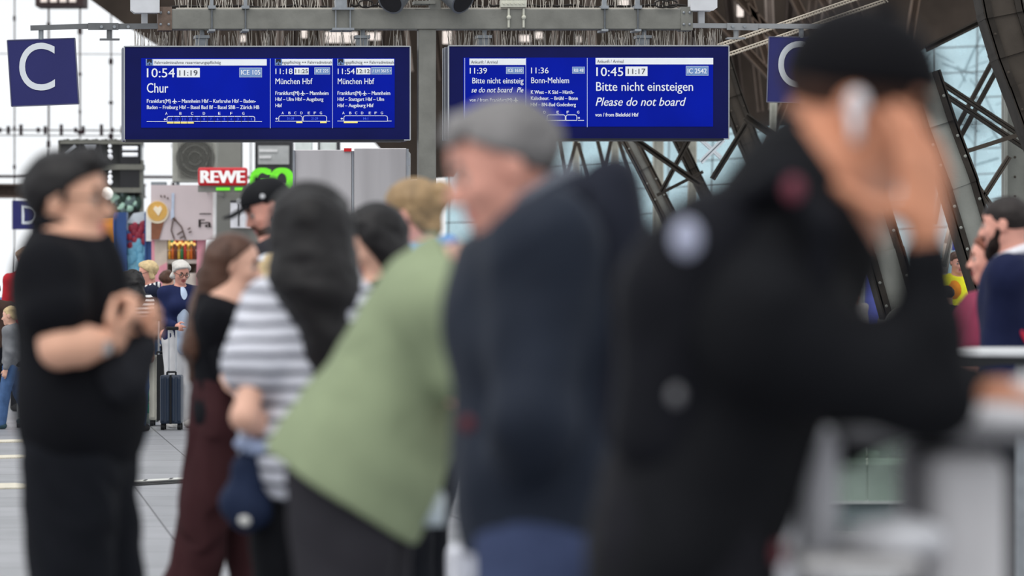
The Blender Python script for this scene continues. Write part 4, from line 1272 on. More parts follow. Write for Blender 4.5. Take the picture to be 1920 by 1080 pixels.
mb = MB(); prect(mb, 371, 348, 463, 360, d + .06, .1); prect(mb, 380, 358, 384, 344, d + .2, 4.4); sub(mb, 'sign_rail', M('rail_grey', (132, 132, 126), .5), s_)
s2 = thing('shop_sign', 'bright green round lettering beside the red sign, partly behind the cap', 'sign', W(510, 331, d))
mb = MB(); put_text(mb, 'GO', 471, 549, 316, 357, lambda x, y: W(x, y, d), .085)
vv = list(mb.v); n0 = len(vv); sub(mb, 'lettering', M('sign_green', (112, 226, 44), .4, emit=.25), s2)
mb = MB(); prect(mb, 405, 351.5, 431, 357, d - .02, .05); prect(mb, 440, 351.5, 455, 357, d - .02, .05); sub(mb, 'underline', M('sign_green', (112, 226, 44)), s2)
mb = MB(); prect(mb, 466, 356, 552, 360, d + .02, .1); prect(mb, 500, 350, 504, 360, d + .1, 4.4); sub(mb, 'sign_rail', M('rail_grey', (132, 132, 126)), s2)

# brushed steel cabinet behind the queue
d = 38.5; fy = floor_py(d)
bs = M('brushed_steel', (200, 197, 199), .38, .2, .2, 2.6, stretch=(1, 1, .12))
t = thing('steel_cabinet', 'tall brushed steel cabinet with two doors standing behind the queue left of the post', 'cabinet', W(658, fy, d))
mb = MB(); prect(mb, 549, 283, 766, fy, d, .8); sub(mb, 'body', M('cabinet_side', (150, 150, 152), .5, .3), t)
for x0, x1, y0 in ((553, 659, 281), (664, 762, 278)):
    mb = MB(); prect(mb, x0, y0, x1, fy - 6, d - .03, .03); sub(mb, 'door', bs, t, bevel=.006)
mb = MB(); prect(mb, 549, 282, 553, fy, d - .05, .06); prect(mb, 762, 279, 766, fy, d - .05, .06); prect(mb, 766, 296, 769, 310, d - .05, .06); prect(mb, 659.6, 283, 663.4, fy, d - .02, .03)
sub(mb, 'edge_strip', edge_m, t)
mb = MB(); prect(mb, 645, 278, 659, 284, d - .045, .02); sub(mb, 'red_seal', M('seal_red', (220, 40, 44), .4), t)
d3 = 60
t = thing('light_box', 'pale window strip showing between the left display and the steel cabinet', 'light box', W(592, floor_py(d3), d3))
mb = MB(); prect(mb, 553, 262, 584, 300, d3, .3); prect(mb, 562, 300, 630, floor_py(d3), d3 + .1, .3); prect(mb, 599, 262, 631, 300, d3, .3); mb.mat(1); prect(mb, 596, 262, 599.5, 300, d3 - .02, .2); prect(mb, 631, 262, 637, 300, d3 - .02, .2)
sub(mb, 'case', [M('pale_mint_panel', (206, 214, 210), .4, emit=.15), M('frame_charcoal', (56, 56, 60))], t)

# floor fittings: drain channel and tactile strips
mb = MB()
a, b = W(150, 910, 30), W(150, 910, 30)
def gp(px, py): 
    d_ = EYE * FPX / (py - 540); return Vector(((px - 960) * d_ / FPX, d_, .004))
p0, p1 = gp(180, 908.5), gp(460, 892)
for off, w in ((0, .16), (-.16, .10), (-.36, .05)):
    mb.cur = 0 if off == 0 else 1
    dv = (p1 - p0).normalized(); nv = Vector((-dv.y, dv.x, 0))
    mb.beam(p0 + nv * off, p1 + nv * off, w, .012, (0, 0, 1))
mb.mat(1)
for k in range(5): mb.box(p0.lerp(p1, .15 + .17 * k), (.02, .2, .016))
tag(mb.build('drain_channel', [M('drain_bright', (214, 214, 206), .4, .3), M('drain_dark', (66, 66, 66), .7)]), 'bright metal drain channel crossing the paving beside the black trousers', 'drain')
for i, (y, lab) in enumerate(((828.5, 'farthest white ribbed guidance strip in the paving at the left edge'), (858, 'middle white ribbed guidance strip in the paving at the left edge'), (913, 'nearest white ribbed guidance strip in the paving at the left edge'))):
    mb = MB(); p0, p1 = gp(-60, y + 1.2), gp(62, y - 1.6); n = 46; dv = (p1 - p0) / n
    wv = .09 + .035 * (i == 2)
    for k in range(n):
        mb.beam(p0 + dv * k, p0 + dv * (k + .62), wv * 5.5, .012, (0, 0, 1))
    tag(mb.build('guidance_strip', M('strip_ivory', (222, 216, 200), .6)), lab, 'guidance strip', None)

# far wall of shops on the right: white panel, blue board, banner
d = 64.0; fy = floor_py(d)
t = thing('shop', 'white shop front with a blue board seen between the arch legs on the right', 'shop', W(1620, fy, d))
mb = MB(); prect(mb, 1560, 456, 1620, fy, d, .3); prect(mb, 1520, 560, 1700, fy, d + 1, .3); sub(mb, 'wall_panel', M('shop_white_wall', (222, 222, 220), .5), t)
mb = MB(); prect(mb, 1575, 416, 1618, 458, d - .1, .1); mb.mat(1); prect(mb, 1588, 421, 1610, 427, d - .12, .02)
for y in (433, 439): prect(mb, 1587, y, 1612, y + 3.5, d - .12, .02)
sub(mb, 'board', [M('board_blue', (24, 52, 150), .4, emit=.1), M('board_print', (190, 206, 236), .4)], t)
mb = MB(); prect(mb, 1617, 455, 1624, fy, d - .3, .3); sub(mb, 'post', M('post_pale', (176, 182, 192), .5), t)
mb = MB(); pts = [(1624, 480), (1632, 492), (1640, 520), (1648, 560), (1660, 600), (1668, 640), (1664, floor_py(60)), (1622, floor_py(60))]
mb.prism([W(x, y, 60) for x, y in pts], (0, .3, 0))
tag(mb.build('banner_stand', M('banner_violet', (98, 108, 196), .5, 0, .25, 2)), 'violet-blue banner standing left of the latticed arch leg', 'banner')
d = 66.0
mb = MB(); prect(mb, 1786, 410, 1822, 470, d, .3); prect(mb, 1500, 600, 1960, floor_py(d), d + 1.8, .3)
tag(mb.build('shop_board', M('board_royal', (36, 52, 150), .4, 0, .2)), 'royal blue shop board behind the worker in the yellow vest', 'board')
mb = MB(); p = W(1774, 500, 58); mb.tube([(p.x - .1, p.y, 0), (p.x - .05, p.y, 1.6), (p.x + .02, p.y, 2.0), (p.x + .12, p.y, 2.4), (p.x + .2, p.y, 2.7)], .06, 12)
tag(mb.build('lamp_post', M('post_cream', (206, 200, 190), .5), None, True), 'bent pale pipe post beside the raised forearm', 'post')

# glass balustrade with stone plinth
d = 24.4; fy = floor_py(d)
t = thing('stair_balustrade', 'greenish glass balustrade on a grey plinth behind the pale bar table', 'balustrade', W(1700, fy, d))
gb = M_glass('balustrade_glass', (176, 190, 182), .30, .08)
for x0, x1 in ((1380, 1461), (1463, 1544), (1546, 1625), (1627, 1698), (1700, 1781), (1783, 1864), (1866, 1947)):
    mb = MB(); prect(mb, x0, 640, x1, 942, d, .016); sub(mb, 'glass_panel', gb, t)
mb = MB(); prect(mb, 1380, 944, 1960, 1000, d - .05, .5); sub(mb, 'plinth', M('plinth_slate', (92, 104, 106), .5, 0, .15, 4), t)
mb = MB(); prect(mb, 1380, 940, 1960, 945, d - .08, .16); prect(mb, 1380, 996, 1960, 1003, d - .10, .2); prect(mb, 1380, 628, 1960, 640, d - .03, .07)
sub(mb, 'rail', M('rail_aluminium', (150, 156, 154), .4, .4), t)
t = thing('stair_parapet', 'pale stone parapet behind the greenish glass balustrade', 'parapet', (0, 0, 0))
mb = MB(); prect(mb, 1380, 868, 1960, floor_py(26.5), 26.5, .5); mb.mat(1); prect(mb, 1380, 862, 1960, 872, 26.4, .7)
mb.build('wall_block', [M('parapet_mint', (136, 148, 138), .6, 0, .2, 6), M('parapet_cap', (182, 190, 178), .5, 0, .1)], t)
mb = MB()
for k, (x, y, rx, ry) in enumerate(((1662, 842, 18, 8), (1615, 848, 22, 12), (1690, 850, 14, 7), (1640, 855, 16, 8), (1600, 858, 14, 9), (1720, 846, 16, 9))):
    c = W(x, 862, 26.6); mb.cur = k % 2; mb.ball(c + Vector((0, .1, ry * .0032)), (rx * .0033, .1, ry * .0036), 12, 8)
mb.build('heap', [M('heap_dark', (72, 84, 82), .8), M('heap_pale', (186, 196, 186), .8)], t, True)

# bar tables
def round_table(label, px, py, d, r):
    c = W(px, py, d); t = thing('bar_table', label, 'table', (c.x, c.y, 0))
    z = c.z
    mb = MB(); mb.cyl((c.x, c.y, z - .028), (c.x, c.y, z), r * .985, r, 48); sub(mb, 'tabletop', M('table_white', (226, 228, 230), .3), t, bevel=.006)
    mb = MB(); mb.cyl((c.x, c.y, z - .06), (c.x, c.y, z - .028), r * .93, r * .95, 48); sub(mb, 'underframe', M('table_under_black', (40, 42, 44), .5), t)
    mb = MB(); mb.cyl((c.x, c.y, .02), (c.x, c.y, z - .03), .035, .035, 16); sub(mb, 'column', zinc, t)
    mb = MB(); mb.cyl((c.x, c.y, 0), (c.x, c.y, .025), .24, .22, 32); sub(mb, 'base_plate', zinc, t)
    return t
round_table('round white bar table in front of the man in the navy suit', 1921, 653, 16.6, .30)
round_table('farther round white bar table left of the maroon blouse', 1845, 622, 25.6 - 2.2, .20)

# luggage ------------------------------------------------------------------
def suitcase(label, px, d, w, dp, h, mat, z0=.06, rz=0.0, handle=0.0, rib=6, group=None, band=None, hm=None):
    base = W(px, floor_py(d), d); t = thing('suitcase', label, 'suitcase', (base.x, base.y, 0), group); t.rotation_euler = (0, 0, rz)
    mb = MB()
    for i in range(rib):
        x = -w / 2 + w * (i + .5) / rib; mb.box((x, 0, z0 + h / 2), (w / rib * .82, dp, h - .03)); 
    mb.box((0, 0, z0 + h / 2), (w * .98, dp * .94, h))
    sh = mb.build('shell', mat, t, bevel=.018)
    mb = MB().box((0, 0, z0 + h / 2), (.02 if band is None else band, dp * 1.03, h * 1.006)); mb.build('zip_band', M('luggage_black', (26, 27, 30), .6), t)
    for sx in (-1, 1):
        for sy in (-1, 1):
            mb = MB(); c = Vector((sx * w * .38, sy * dp * .33, .03)); mb.cyl(c - Vector((.018, 0, 0)), c + Vector((.018, 0, 0)), .03, .03, 14); mb.box(c + Vector((0, 0, .03)), (.03, .035, .03))
            mb.build('caster', M('luggage_black', (26, 27, 30)), t)
    mb = MB(); mb.tube([(-w * .2, -dp * .1, z0 + h), (-w * .2, -dp * .1, z0 + h + .03), (w * .2, -dp * .1, z0 + h + .03), (w * .2, -dp * .1, z0 + h)], .010, 8); mb.build('carry_handle', M('luggage_black', (26, 27, 30)), t)
    if handle:
        mb = MB()
        for sx in (-1, 1): mb.cyl((sx * w * .17, dp * .3, z0 + h), (sx * w * .17, dp * .3, z0 + h + handle), .010, .009, 8)
        pl = mb.build('pull_rods', M('rod_silver', (206, 208, 212), .3, .6), t)
        mb = MB().box((0, dp * .3, z0 + h + handle), (w * .34 + .05, .04, .035)); mb.build('grip', M('luggage_black', (26, 27, 30)), pl, bevel=.01)
    return t
suitcase('navy ribbed cabin suitcase with raised handle in front of the white-trousered woman', 322, 42.2, .215, .30, .48, M('case_navy', (38, 52, 72), .35, 0, .06), handle=.46, rib=4)
suitcase('cream hard suitcase with a black band behind the navy suitcase', 303, 43.4, .24, .34, .66, M('case_cream', (206, 204, 192), .4, 0, .06), handle=.36, rib=3, band=.075)
suitcase('silver ribbed suitcase rolling beside the small boy', 47, 42.9, .125, .36, .46, M('case_silver', (178, 182, 184), .3, .4, .06), rib=4, handle=.35, band=.04)
suitcase('striped grey trolley case behind the long brown hair', 399, 48, .12, .3, .42, M('case_stripe', (170, 168, 164), .5, 0, .06), rib=5, handle=.3)
def tote(label, px, py0, py1, d, w, mat, name='shopping_bag'):
    a, b = W(px, py0, d), W(px, py1, d); t = thing(name, label, 'bag', (b.x, b.y, b.z))
    P = [cap((-w * .25, 0, .06), (w * .3, 0, .05), .05, .05, .05), cap((-w * .1, 0, (a.z - b.z) * .55), (w * .2, 0, (a.z - b.z) * .6), .05, .05, .1), cap((.03, 0, (a.z - b.z) * .85), (.05, 0, a.z - b.z - .03), .035, .02, .08)]
    sdf_obj('bag_body', P, mat, t, .012, [(np.array([0, 0, .0]), (0, 0, 1))], folds(9, .012, 30))
    mb = MB(); mb.tube([Vector((.02, 0, (a.z - b.z) * .9)), Vector((.04, 0, a.z - b.z + .05)), Vector((.08, 0, (a.z - b.z) * .9))], .006, 6); mb.build('strap', mat, t)
    return t
tote('turquoise cloth bag hanging beside the cream suitcase', 279, 708, 778, 43.4, .12, M('bag_turquoise', (30, 158, 136), .7))
tote('clear pale plastic bag on the paving left of the cream suitcase', 274, 757, floor_py(43.6), 43.6, .2, M('bag_pale', (196, 212, 206), .4), 'plastic_bag')
tote('striped navy cloth bag carried by the woman with the striped scarf', 287, 612, 700, 44.6, .16, M_stripes('bag_stripes', (210, 208, 204), (44, 50, 70), .06, .5))
# ------------------------------------------------------------------ people
skin_light = M('skin_light', (226, 178, 156), .5, 0, .05, 6)
skin_tan = M('skin_tan', (228, 176, 150), .5, 0, .06, 6)
skin_pink = M('skin_pink', (228, 166, 148), .5, 0, .07, 5)
skin_warm = M('skin_warm', (196, 134, 104), .5, 0, .07, 5)
hair_black = M('hair_black', (21, 19, 21), .5, 0, .35, 30, .3, 120, stretch=(1, 1, .15))
hair_brown = M('hair_brown', (78, 52, 40), .45, 0, .4, 26, .3, 120, stretch=(1, 1, .12))
hair_blond = M('hair_blond', (150, 124, 90), .5, 0, .3, 26, .3, 120, stretch=(1, .4, .4))
hair_grey = M('hair_grey', (112, 110, 110), .6, 0, .45, 9, .3, 120, stretch=(1, .4, .4))
hair_white = M('hair_white', (206, 202, 196), .6, 0, .12, 22, .3, 120)
hair_sand = M('hair_sand', (206, 182, 138), .6, 0, .2, 24, .3, 120)
cloth_black = M('cloth_black', (17, 18, 23), .85, 0, .15, 8, .15, 300)
cloth_ink = M('cloth_ink', (20, 22, 28), .8, 0, .15, 8, .15, 300)
cloth_char = M('cloth_charcoal', (48, 47, 52), .85, 0, .12, 8, .15, 300)
cloth_navy = M('cloth_navy', (34, 42, 78), .85, 0, .12, 8, .15, 300)
cloth_maroon = M('cloth_maroon', (56, 31, 34), .8, 0, .12, 8, .15, 300)
cloth_green = M('cloth_sage', (140, 152, 122), .9, 0, .06, 8, .15, 300)
denim = M('denim_blue', (76, 104, 146), .9, 0, .2, 12, .2, 200)
denim_dark = M('denim_dark', (62, 72, 102), .9, 0, .2, 12, .2, 200)
shoe_black = M('shoe_black', (30, 30, 32), .6)
shoe_white = M('shoe_white', (220, 218, 214), .6)
frame_m = M('spectacle_frame', (92, 76, 66), .3, .3)
V3 = lambda *a: np.array(a, float)

# man in the black polo, left
f = Fig('man in a black polo shirt and glasses standing at the left, forearm raised', 140, 740, 1.735, -8, skin_tan, build=1.08, armk=1.14, res=.0065,
        hip=(150, 838), neck=(124, 470), head=(133, 378), hyaw=-14, pitch=-2, hh=.24,
        armR=((112, 652, -.26), (212, 640, -.20)), armL=((190, 660, .10), (240, 640, -.10)), footR=(-.05, -.10), footL=(.05, .12), lips=(196, 116, 110))
hR = f.hand(f.WR, V3(.55, -.1, .62), V3(-.6, .35, .6), V3(-.5, -.5, .8), curl=(56, 60, 63, 66), tcurl=42)
hL = f.hand(f.WL, V3(.7, -.3, .45), V3(-.2, -.8, .2), V3(-.2, .2, 1), curl=(40, 44, 48, 50))
f.body({'R': hR, 'L': hL}, brows=(34, 28, 26))
f.hair(hair_black, line=(.62, .085), grow=.03, extra=[cap(f.hp(.26, k * .14, .42), f.hp(.36, k * .16, .40), .085 * f.hh, .06 * f.hh, .03) for k in (-1, 0, 1)] + [cap(f.hp(-.2, 0, .47), f.hp(.25, 0, .50), .09 * f.hh, .09 * f.hh, .04), cap(f.hp(-.36, 0, .0), f.hp(-.34, 0, -.20), .12 * f.hh, .08 * f.hh, .03)] + [cap(f.hp(.04, k * .33, .22), f.hp(.05, k * .345, .0), .05 * f.hh, .03 * f.hh, .03) for k in (-1, 1)] + [cap(f.hp(-.22, k * .28, .0), f.hp(-.24, k * .25, -.12), .07 * f.hh, .05 * f.hh, .03) for k in (-1, 1)])
f.glasses(frame_m, .0022)
f.shirt(cloth_black, 'polo_shirt', t=.022, sleeve=.50, st=.040, hem=-.02, fold=(4, .010, 14), top=.034, ntilt=.22, extra=[ell(f.hip + f.u * .06 * f.H + f.f * .02, np.array((.092, .125, .12)) * f.H, np.stack([f.f, f.l, f.u], 1), .06)])
f.collar(cloth_black, r=.045, t=.017, up=.030, tilt=.35)
f.trousers(cloth_ink, t=.024, fold=(6, .010, 16), wide=1.12)
f.shoes(shoe_black)
mb = MB(); c = Vector(f.WR * .88 + f.ER * .12); ax = Vector(unit(f.WR - f.ER))
mb.cyl(c - ax * .010, c + ax * .010, .034, .034, 20); mb.mat(1).cyl(c + Vector((0, -.03, -.012)), c + Vector((0, -.042, -.014)), .017, .017, 16)
mb.build('wristwatch', [M('watch_strap', (40, 38, 38), .5), M('watch_steel', (190, 190, 192), .3, .7)], f.o)
t = tag(empty('shoulder_bag', f.o.location + Vector(f.pt((238, 690, -.16)))), 'black soft bag held against the belly of the man in the black polo', 'bag')
a = lambda px, py, dy=-.16: f.pt((px, py, dy)) - f.pt((238, 690, -.16))
sdf_obj('bag_body', [cap(a(210, 690), a(268, 672), .045, .040, .05), cap(a(215, 730), a(250, 722), .040, .045, .06), cap(a(232, 650), a(275, 645), .025, .03, .05)], M('bag_black_soft', (34, 35, 40), .7), t, .01, (), folds(12, .010, 24))
mb = MB(); mb.tube([Vector(a(272, 640)), Vector(a(262, 612, -.2)), Vector(a(240, 605, -.22)), Vector(a(215, 640))], .010, 8); mb.build('strap', M('bag_black_soft', (34, 35, 40)), t, True)

# woman with long brown hair
f = Fig('woman with long brown hair, black cold-shoulder top and dark maroon trousers', 420, 545, 1.585, -6, skin_light, fem=True, res=.0065,
        hip=(418, 800), neck=(418, 572), head=(441, 498), hyaw=-4, pitch=6, armR=((428, 700, -.16), (455, 745, -.26)), armL=((455, 690, .16), (480, 720, .08)), footR=(-.20, -.06, .02), footL=(.14, .08), lips=(190, 100, 100))
f.body(brows=(60, 42, 34))
f.hair(hair_brown, 'long', line=(1.0, .08), grow=.02, extra=[cap(f.hp(-.12, k, .28), f.hp(-.24, k * 1.15, -.3), .14 * f.hh, .17 * f.hh, .04) for k in (-.24, .24)] +
       [cap(f.hp(-.30, k, .05), f.pt((385, 590, k * .20)), .052, .058, .04) for k in (-.25, .25)] + [cap(f.pt((386, 590, q)), f.pt((366, 650, q)), .050, .050, .03) for q in (-.07, .05)] + [cap(f.pt((370, 640, -.02)), f.pt((364, 708, -.02)), .052, .022, .04)])
f.shirt(cloth_black, 'top', t=.017, sleeve=.24, st=.016, hem=.0, fold=(5, .004, 24), top=.018, ntilt=.3)
for w in 'R':
    S, E = f.SR, f.ER
    sdf_obj('sleeve', [cap(S + (E - S) * .52, S + (E - S) * .98, .044, .040, .02)], cloth_black, f.o, .008, (), folds(3, .004, 30))
f.trousers(cloth_maroon, 'wide_trousers', t=.022, top=.10, fold=(8, .012, 16), flare=.065, wide=1.12)
f.shoes(shoe_black)

# bearded man in the black cap
f = Fig('bearded man in a flat-brimmed black cap looking down behind the dark-haired women', 505, 425, 1.86, 180, skin_pink, res=.007,
        hip=(512, 700), neck=(520, 462), head=(500, 392), hyaw=196, pitch=24, armR=((560, 590, .12), (480, 640, .05)), armL=((548, 590, -.14), (470, 640, -.12)))
f.body(brows=(60, 44, 36))
h = f.hh
f.hair(M('hair_dark_brown', (58, 42, 36), .7, 0, .3, 30), line=(.5, -.10), grow=-.02)
bd = [ell(f.hp(.19, 0, -.36), np.array((.17, .20, .17)) * h, f.Rh, .02), ell(f.hp(.23, 0, -.52), np.array((.12, .15, .13)) * h, f.Rh, .03)] + [cap(f.hp(.05, k * .25, -.12), f.hp(.18, k * .17, -.33), .055 * h, .09 * h, .03) for k in (-1, 1)] + [cap(f.hp(.36, -.1, -.215), f.hp(.36, .1, -.215), .028 * h, .028 * h, .02)]
sdf_obj('beard', bd, M('beard_brown', (74, 54, 46), .8, 0, .3, 40, .3, 200), f.o, .006, (), folds(5, .003, 80))
def baseball_cap(f, mat, brim_mat, logo=True, tilt=0.0, big=1.0, bl=.38):
    h = f.hh
    co = sdf_obj('cap', [ell(f.hp(-.05, 0, .20), np.array((.475, .385, .37 * big)) * h, f.Rh, .02)], mat, f.o, .006, [(f.hp(0, 0, .15), f.Rh @ V3(-.18 + tilt, 0, 1))])
    P = [cap(f.hp(.34, k, .175 + .08 * 0), f.hp(.42 + bl - abs(k) * .35, k * .9, .17 - abs(k) * .12), .016 * h, .014 * h, .03) for k in (-.28, -.2, -.1, 0, .1, .2, .28)]
    sdf_obj('brim', P, brim_mat, co, .005)
    mb = MB().ball(f.hp(-.05, 0, .575 * big if big > 1 else .57), .014, 10, 6); mb.build('button', mat, co, True)
    if logo:
        for sx, c in logo:
            mb = MB(); p = Vector(f.hp(*c)); n_ = Vector(f.Rh @ V3(c[0] * .8, c[1], .2)).normalized(); mb.cyl(p, p + n_ * .005, .011, .009, 6)
            mb.build('emblem', M('emblem_white', (214, 216, 220), .5), co)
    return co
baseball_cap(f, M('cap_black', (26, 27, 30), .7, 0, .15, 20), M('cap_black', (26, 27, 30)), [(0, (.06, .385, .27)), (0, (.41, .0, .33))], tilt=.05)
f.shirt(cloth_char, 'jacket', t=.02, sleeve=1.8, st=.02, fold=(5, .008, 18)); f.trousers(cloth_ink); f.shoes(shoe_black)

# woman with long black hair, striped tee
stripe = M_stripes('striped_jersey', (214, 216, 226), (84, 86, 98), .044, .70)
f = Fig('woman with long black hair seen from behind in a grey-striped white T-shirt', 575, 680, 1.66, 62, skin_light, fem=True, res=.0065,
        shw=.80, hip=(572, 880), neck=(588, 544), head=(590, 434), hyaw=30, pitch=12, hh=.225, armL=((458, 782, -.12), (524, 816, .08)), armR=((662, 745, .06), (650, 800, .24)))
f.body(brows=(30, 26, 26))
f.hair(hair_black, 'long', grow=.08, line=(1.3, -.02), extra=[cap(f.pt((553, 420, -.04)), f.pt((548, 520, -.09)), .078, .060, .05), cap(f.pt((610, 420, -.05)), f.pt((612, 540, -.10)), .082, .085, .05), cap(f.pt((585, 400, -.10)), f.pt((590, 540, -.12)), .06, .07, .05),
      cap(f.pt((552, 520, -.10)), f.pt((588, 605, -.12)), .055, .04, .05), cap(f.pt((612, 540, -.10)), f.pt((615, 640, -.12)), .085, .055, .05), cap(f.pt((615, 640, -.12)), f.pt((612, 740, -.12)), .055, .03, .05), cap(f.pt((640, 470, -.02)), f.pt((650, 560, -.08)), .035, .04, .03)])
f.shirt(stripe, 'striped_shirt', t=.018, sleeve=.52, st=.060, hem=-.055, fold=(7, .009, 18), extra=[ell(f.hip + f.u * .02 * f.H, np.array((.082, .108, .10)) * f.H, np.stack([f.f, f.l, f.u], 1), .05)])
f.trousers(M('cloth_jet', (20, 21, 25), .85), t=.016, fold=(6, .006, 18)); f.shoes(shoe_black)
t = tag(empty('shoulder_bag', f.o.location + Vector(f.pt((458, 910, -.05)))), 'dark navy bag with a pale tag hanging beside the striped T-shirt', 'bag')
a = lambda px, py, dy=-.05: f.pt((px, py, dy)) - f.pt((458, 910, -.05))
sdf_obj('bag_body', [cap(a(455, 880), a(462, 960), .038, .052, .05), cap(a(440, 940), a(480, 950), .04, .04, .04), cap(a(470, 850), a(475, 900), .025, .03, .03)], M('bag_navy', (32, 42, 66), .7, 0, .15), t, .009, (), folds(2, .006, 24))
mb = MB(); mb.tube([Vector(a(456, 870)), Vector(a(452, 800, 0)), Vector(a(470, 790, .06)), Vector(a(474, 860))], .009, 8); mb.build('strap', M('bag_strap_pale', (176, 186, 204), .6), t, True)
mb = MB().ball(a(459, 974, -.10), (.018, .01, .018)); mb.build('tag', M('tag_white', (226, 226, 222), .5), t, True)
mb = MB(); 
for q in (0, 1): mb.ball(a(462 + 18 * q, 832 + 8 * q, -.08), (.035, .02, .02))
mb.build('scarf', M('scarf_pale_blue', (166, 180, 212), .7), t, True)

# white cap / hood visible beside the brown-haired woman
f = Fig('person in a white cap and navy jacket turned away between the two long-haired women', 520, 470, 1.49, 75, skin_light, fem=True, res=.009, head=(517, 528), hyaw=75, pitch=25)
f.body(eyes=False); f.hair(hair_sand, line=(1.2, -.2), grow=.03, extra=[cap(f.hp(-.3, 0, -.1), f.hp(-.36, 0, -.42), .05, .035)]); sdf_obj('white_cap', [ell(f.hp(-.02, .1, .20), np.array((.50, .40, .36)) * f.hh, f.Rh)], M('cap_white', (212, 218, 228), .7), f.o, .008, [(f.hp(0, 0, .06), f.Rh @ V3(.25, -.35, 1))])
f.shirt(cloth_navy, 'jacket', t=.02, sleeve=1.8, st=.02); f.trousers(cloth_ink); f.shoes(shoe_black)

# dark-haired woman leaning behind the green shirt
f = Fig('person with glossy black hair, bowed face, behind the sage green back', 735, 560, 1.66, 180, skin_light, fem=True, res=.007, head=(702, 455), hyaw=186, pitch=28, lean=6, hh=.225)
f.body(brows=(30, 26, 26))
f.hair(hair_black, 'long', grow=.05, line=(1.05, .0), extra=[cap(f.hp(-.05, k, .2), f.hp(-.22, k, -.3), .17 * f.hh, .17 * f.hh, .05) for k in (-.22, .22)] + [cap(f.hp(-.3, 0, .0), f.pt((738, 500, 0)), .06, .045, .04), cap(f.hp(-.02, .30, .1), f.hp(-.12, .26, -.5), .19 * f.hh, .18 * f.hh, .04)])
f.shirt(cloth_black, 'top', t=.014, sleeve=.6, st=.02); f.trousers(cloth_ink); f.shoes(shoe_black)

# blond person with a bun and a blue collar
f = Fig('blond person with a hair bun and light blue collar behind the sage green back', 800, 525, 1.775, 165, skin_pink, res=.007, head=(771, 404), neck=(808, 470), hyaw=158, pitch=12, hh=.235)
f.body(brows=(150, 120, 90))
f.hair(hair_blond, 'bun', grow=.03, line=(.75, .06), extra=[ell(f.pt((824, 364, -.02)), (.046, .045, .050), None, .006), cap(f.hp(-.3, 0, .0), f.hp(-.34, 0, -.26), .05, .03, .04), cap(f.hp(-.15, .28, .05), f.hp(-.25, .2, -.25), .03, .02, .03)])
f.shirt(M('shirt_sky_blue', (112, 158, 214), .8), 'shirt', t=.014, sleeve=.6, st=.02); f.collar(M('shirt_sky_blue', (112, 158, 214)), r=.05, t=.014, up=.004)
f.trousers(cloth_ink); f.shoes(shoe_black)

# bending person in the sage green T-shirt
f = Fig('person in a loose sage green T-shirt bending forward to the right', 662, 830, 1.76, -4, skin_light, build=1.12, res=.0065,
        hip=(655, 880), neck=(864, 548), head=(962, 470), hyaw=-4, pitch=40, armR=((872, 730, -.20), (950, 790, -.16)), armL=((900, 720, .2), (960, 800, .16)), footR=(-.12, -.11), footL=(.06, .12),
        kneeR=(642, 1200, -.11), kneeL=(690, 1200, .12))
f.body(brows=(40, 34, 30)); f.hair(hair_black, grow=.02)
Rm = np.stack([f.f, f.l, f.u], 1)
f.shirt(cloth_green, 'green_t_shirt', t=.026, sleeve=.75, st=.022, hem=-.035, fold=(9, .009, 12), top=.02,
        extra=[ell(f.hip + f.u * .06 * f.H + f.f * -.002, np.array((.098, .125, .14)) * f.H, Rm, .06), ell(f.hip + f.u * -.05 * f.H + f.f * .012, np.array((.118, .14, .18)) * f.H, Rm, .06), ell(f.hip + f.u * .20 * f.H - f.f * .012, np.array((.085, .12, .13)) * f.H, Rm, .06)])
f.trousers(cloth_char, t=.022, fold=(6, .010, 14), wide=1.10, top=.02); f.shoes(shoe_black)

# grey-haired man with a backpack
f = Fig('grey-haired man in a dark navy jacket facing left with his head bowed', 1020, 1045, 1.74, 180, skin_pink, build=1.08, res=.0065,
        hip=(1035, 1010), neck=(1018, 405), head=(938, 316), hyaw=190, pitch=16, hh=.232, armL=((1000, 790, -.25), (965, 925, -.12)), armR=((1000, 790, .25), (965, 925, .12)), lips=(190, 110, 104))
f.body(brows=(120, 116, 112))
f.hair(hair_grey, grow=.02, line=(.88, .12), amp=.007, freq=45, extra=[cap(f.hp(.22, k, .40), f.hp(.34, k * 1.1, .32), .085 * f.hh, .05 * f.hh, .03) for k in (-.16, 0, .16)] + [cap(f.hp(-.33, 0, .1), f.hp(-.38, 0, -.16), .12 * f.hh, .08 * f.hh, .04)])
jn = M('jacket_midnight', (36, 42, 54), .65, 0, .14, 6, .2, 120)
f.shirt(jn, 'jacket', t=.034, sleeve=1.98, st=.038, hem=-.01, fold=(10, .012, 14), top=.015, ntilt=.5, extra=[ell(f.hip + f.u * .22 * f.H + f.f * .03, np.array((.080, .12, .14)) * f.H, np.stack([f.f, f.l, f.u], 1), .06), ell(f.hip + f.u * .07 * f.H + f.f * .02, np.array((.095, .12, .12)) * f.H, np.stack([f.f, f.l, f.u], 1), .06)])
f.collar(jn, r=.052, t=.024, up=.004, tilt=.6)
f.collar(M('collar_slate', (108, 112, 122), .8), r=.045, t=.012, up=.020, name='inner_collar', tilt=.6)
f.trousers(denim_dark, t=.03, fold=(6, .010, 14), wide=1.15); f.shoes(shoe_black)
mb = MB().ball(f.pt((876, 795, -.30)), (.014, .008, .014), 12, 8); mb.build('sleeve_badge', M('badge_red', (92, 34, 42), .6), f.o, True)
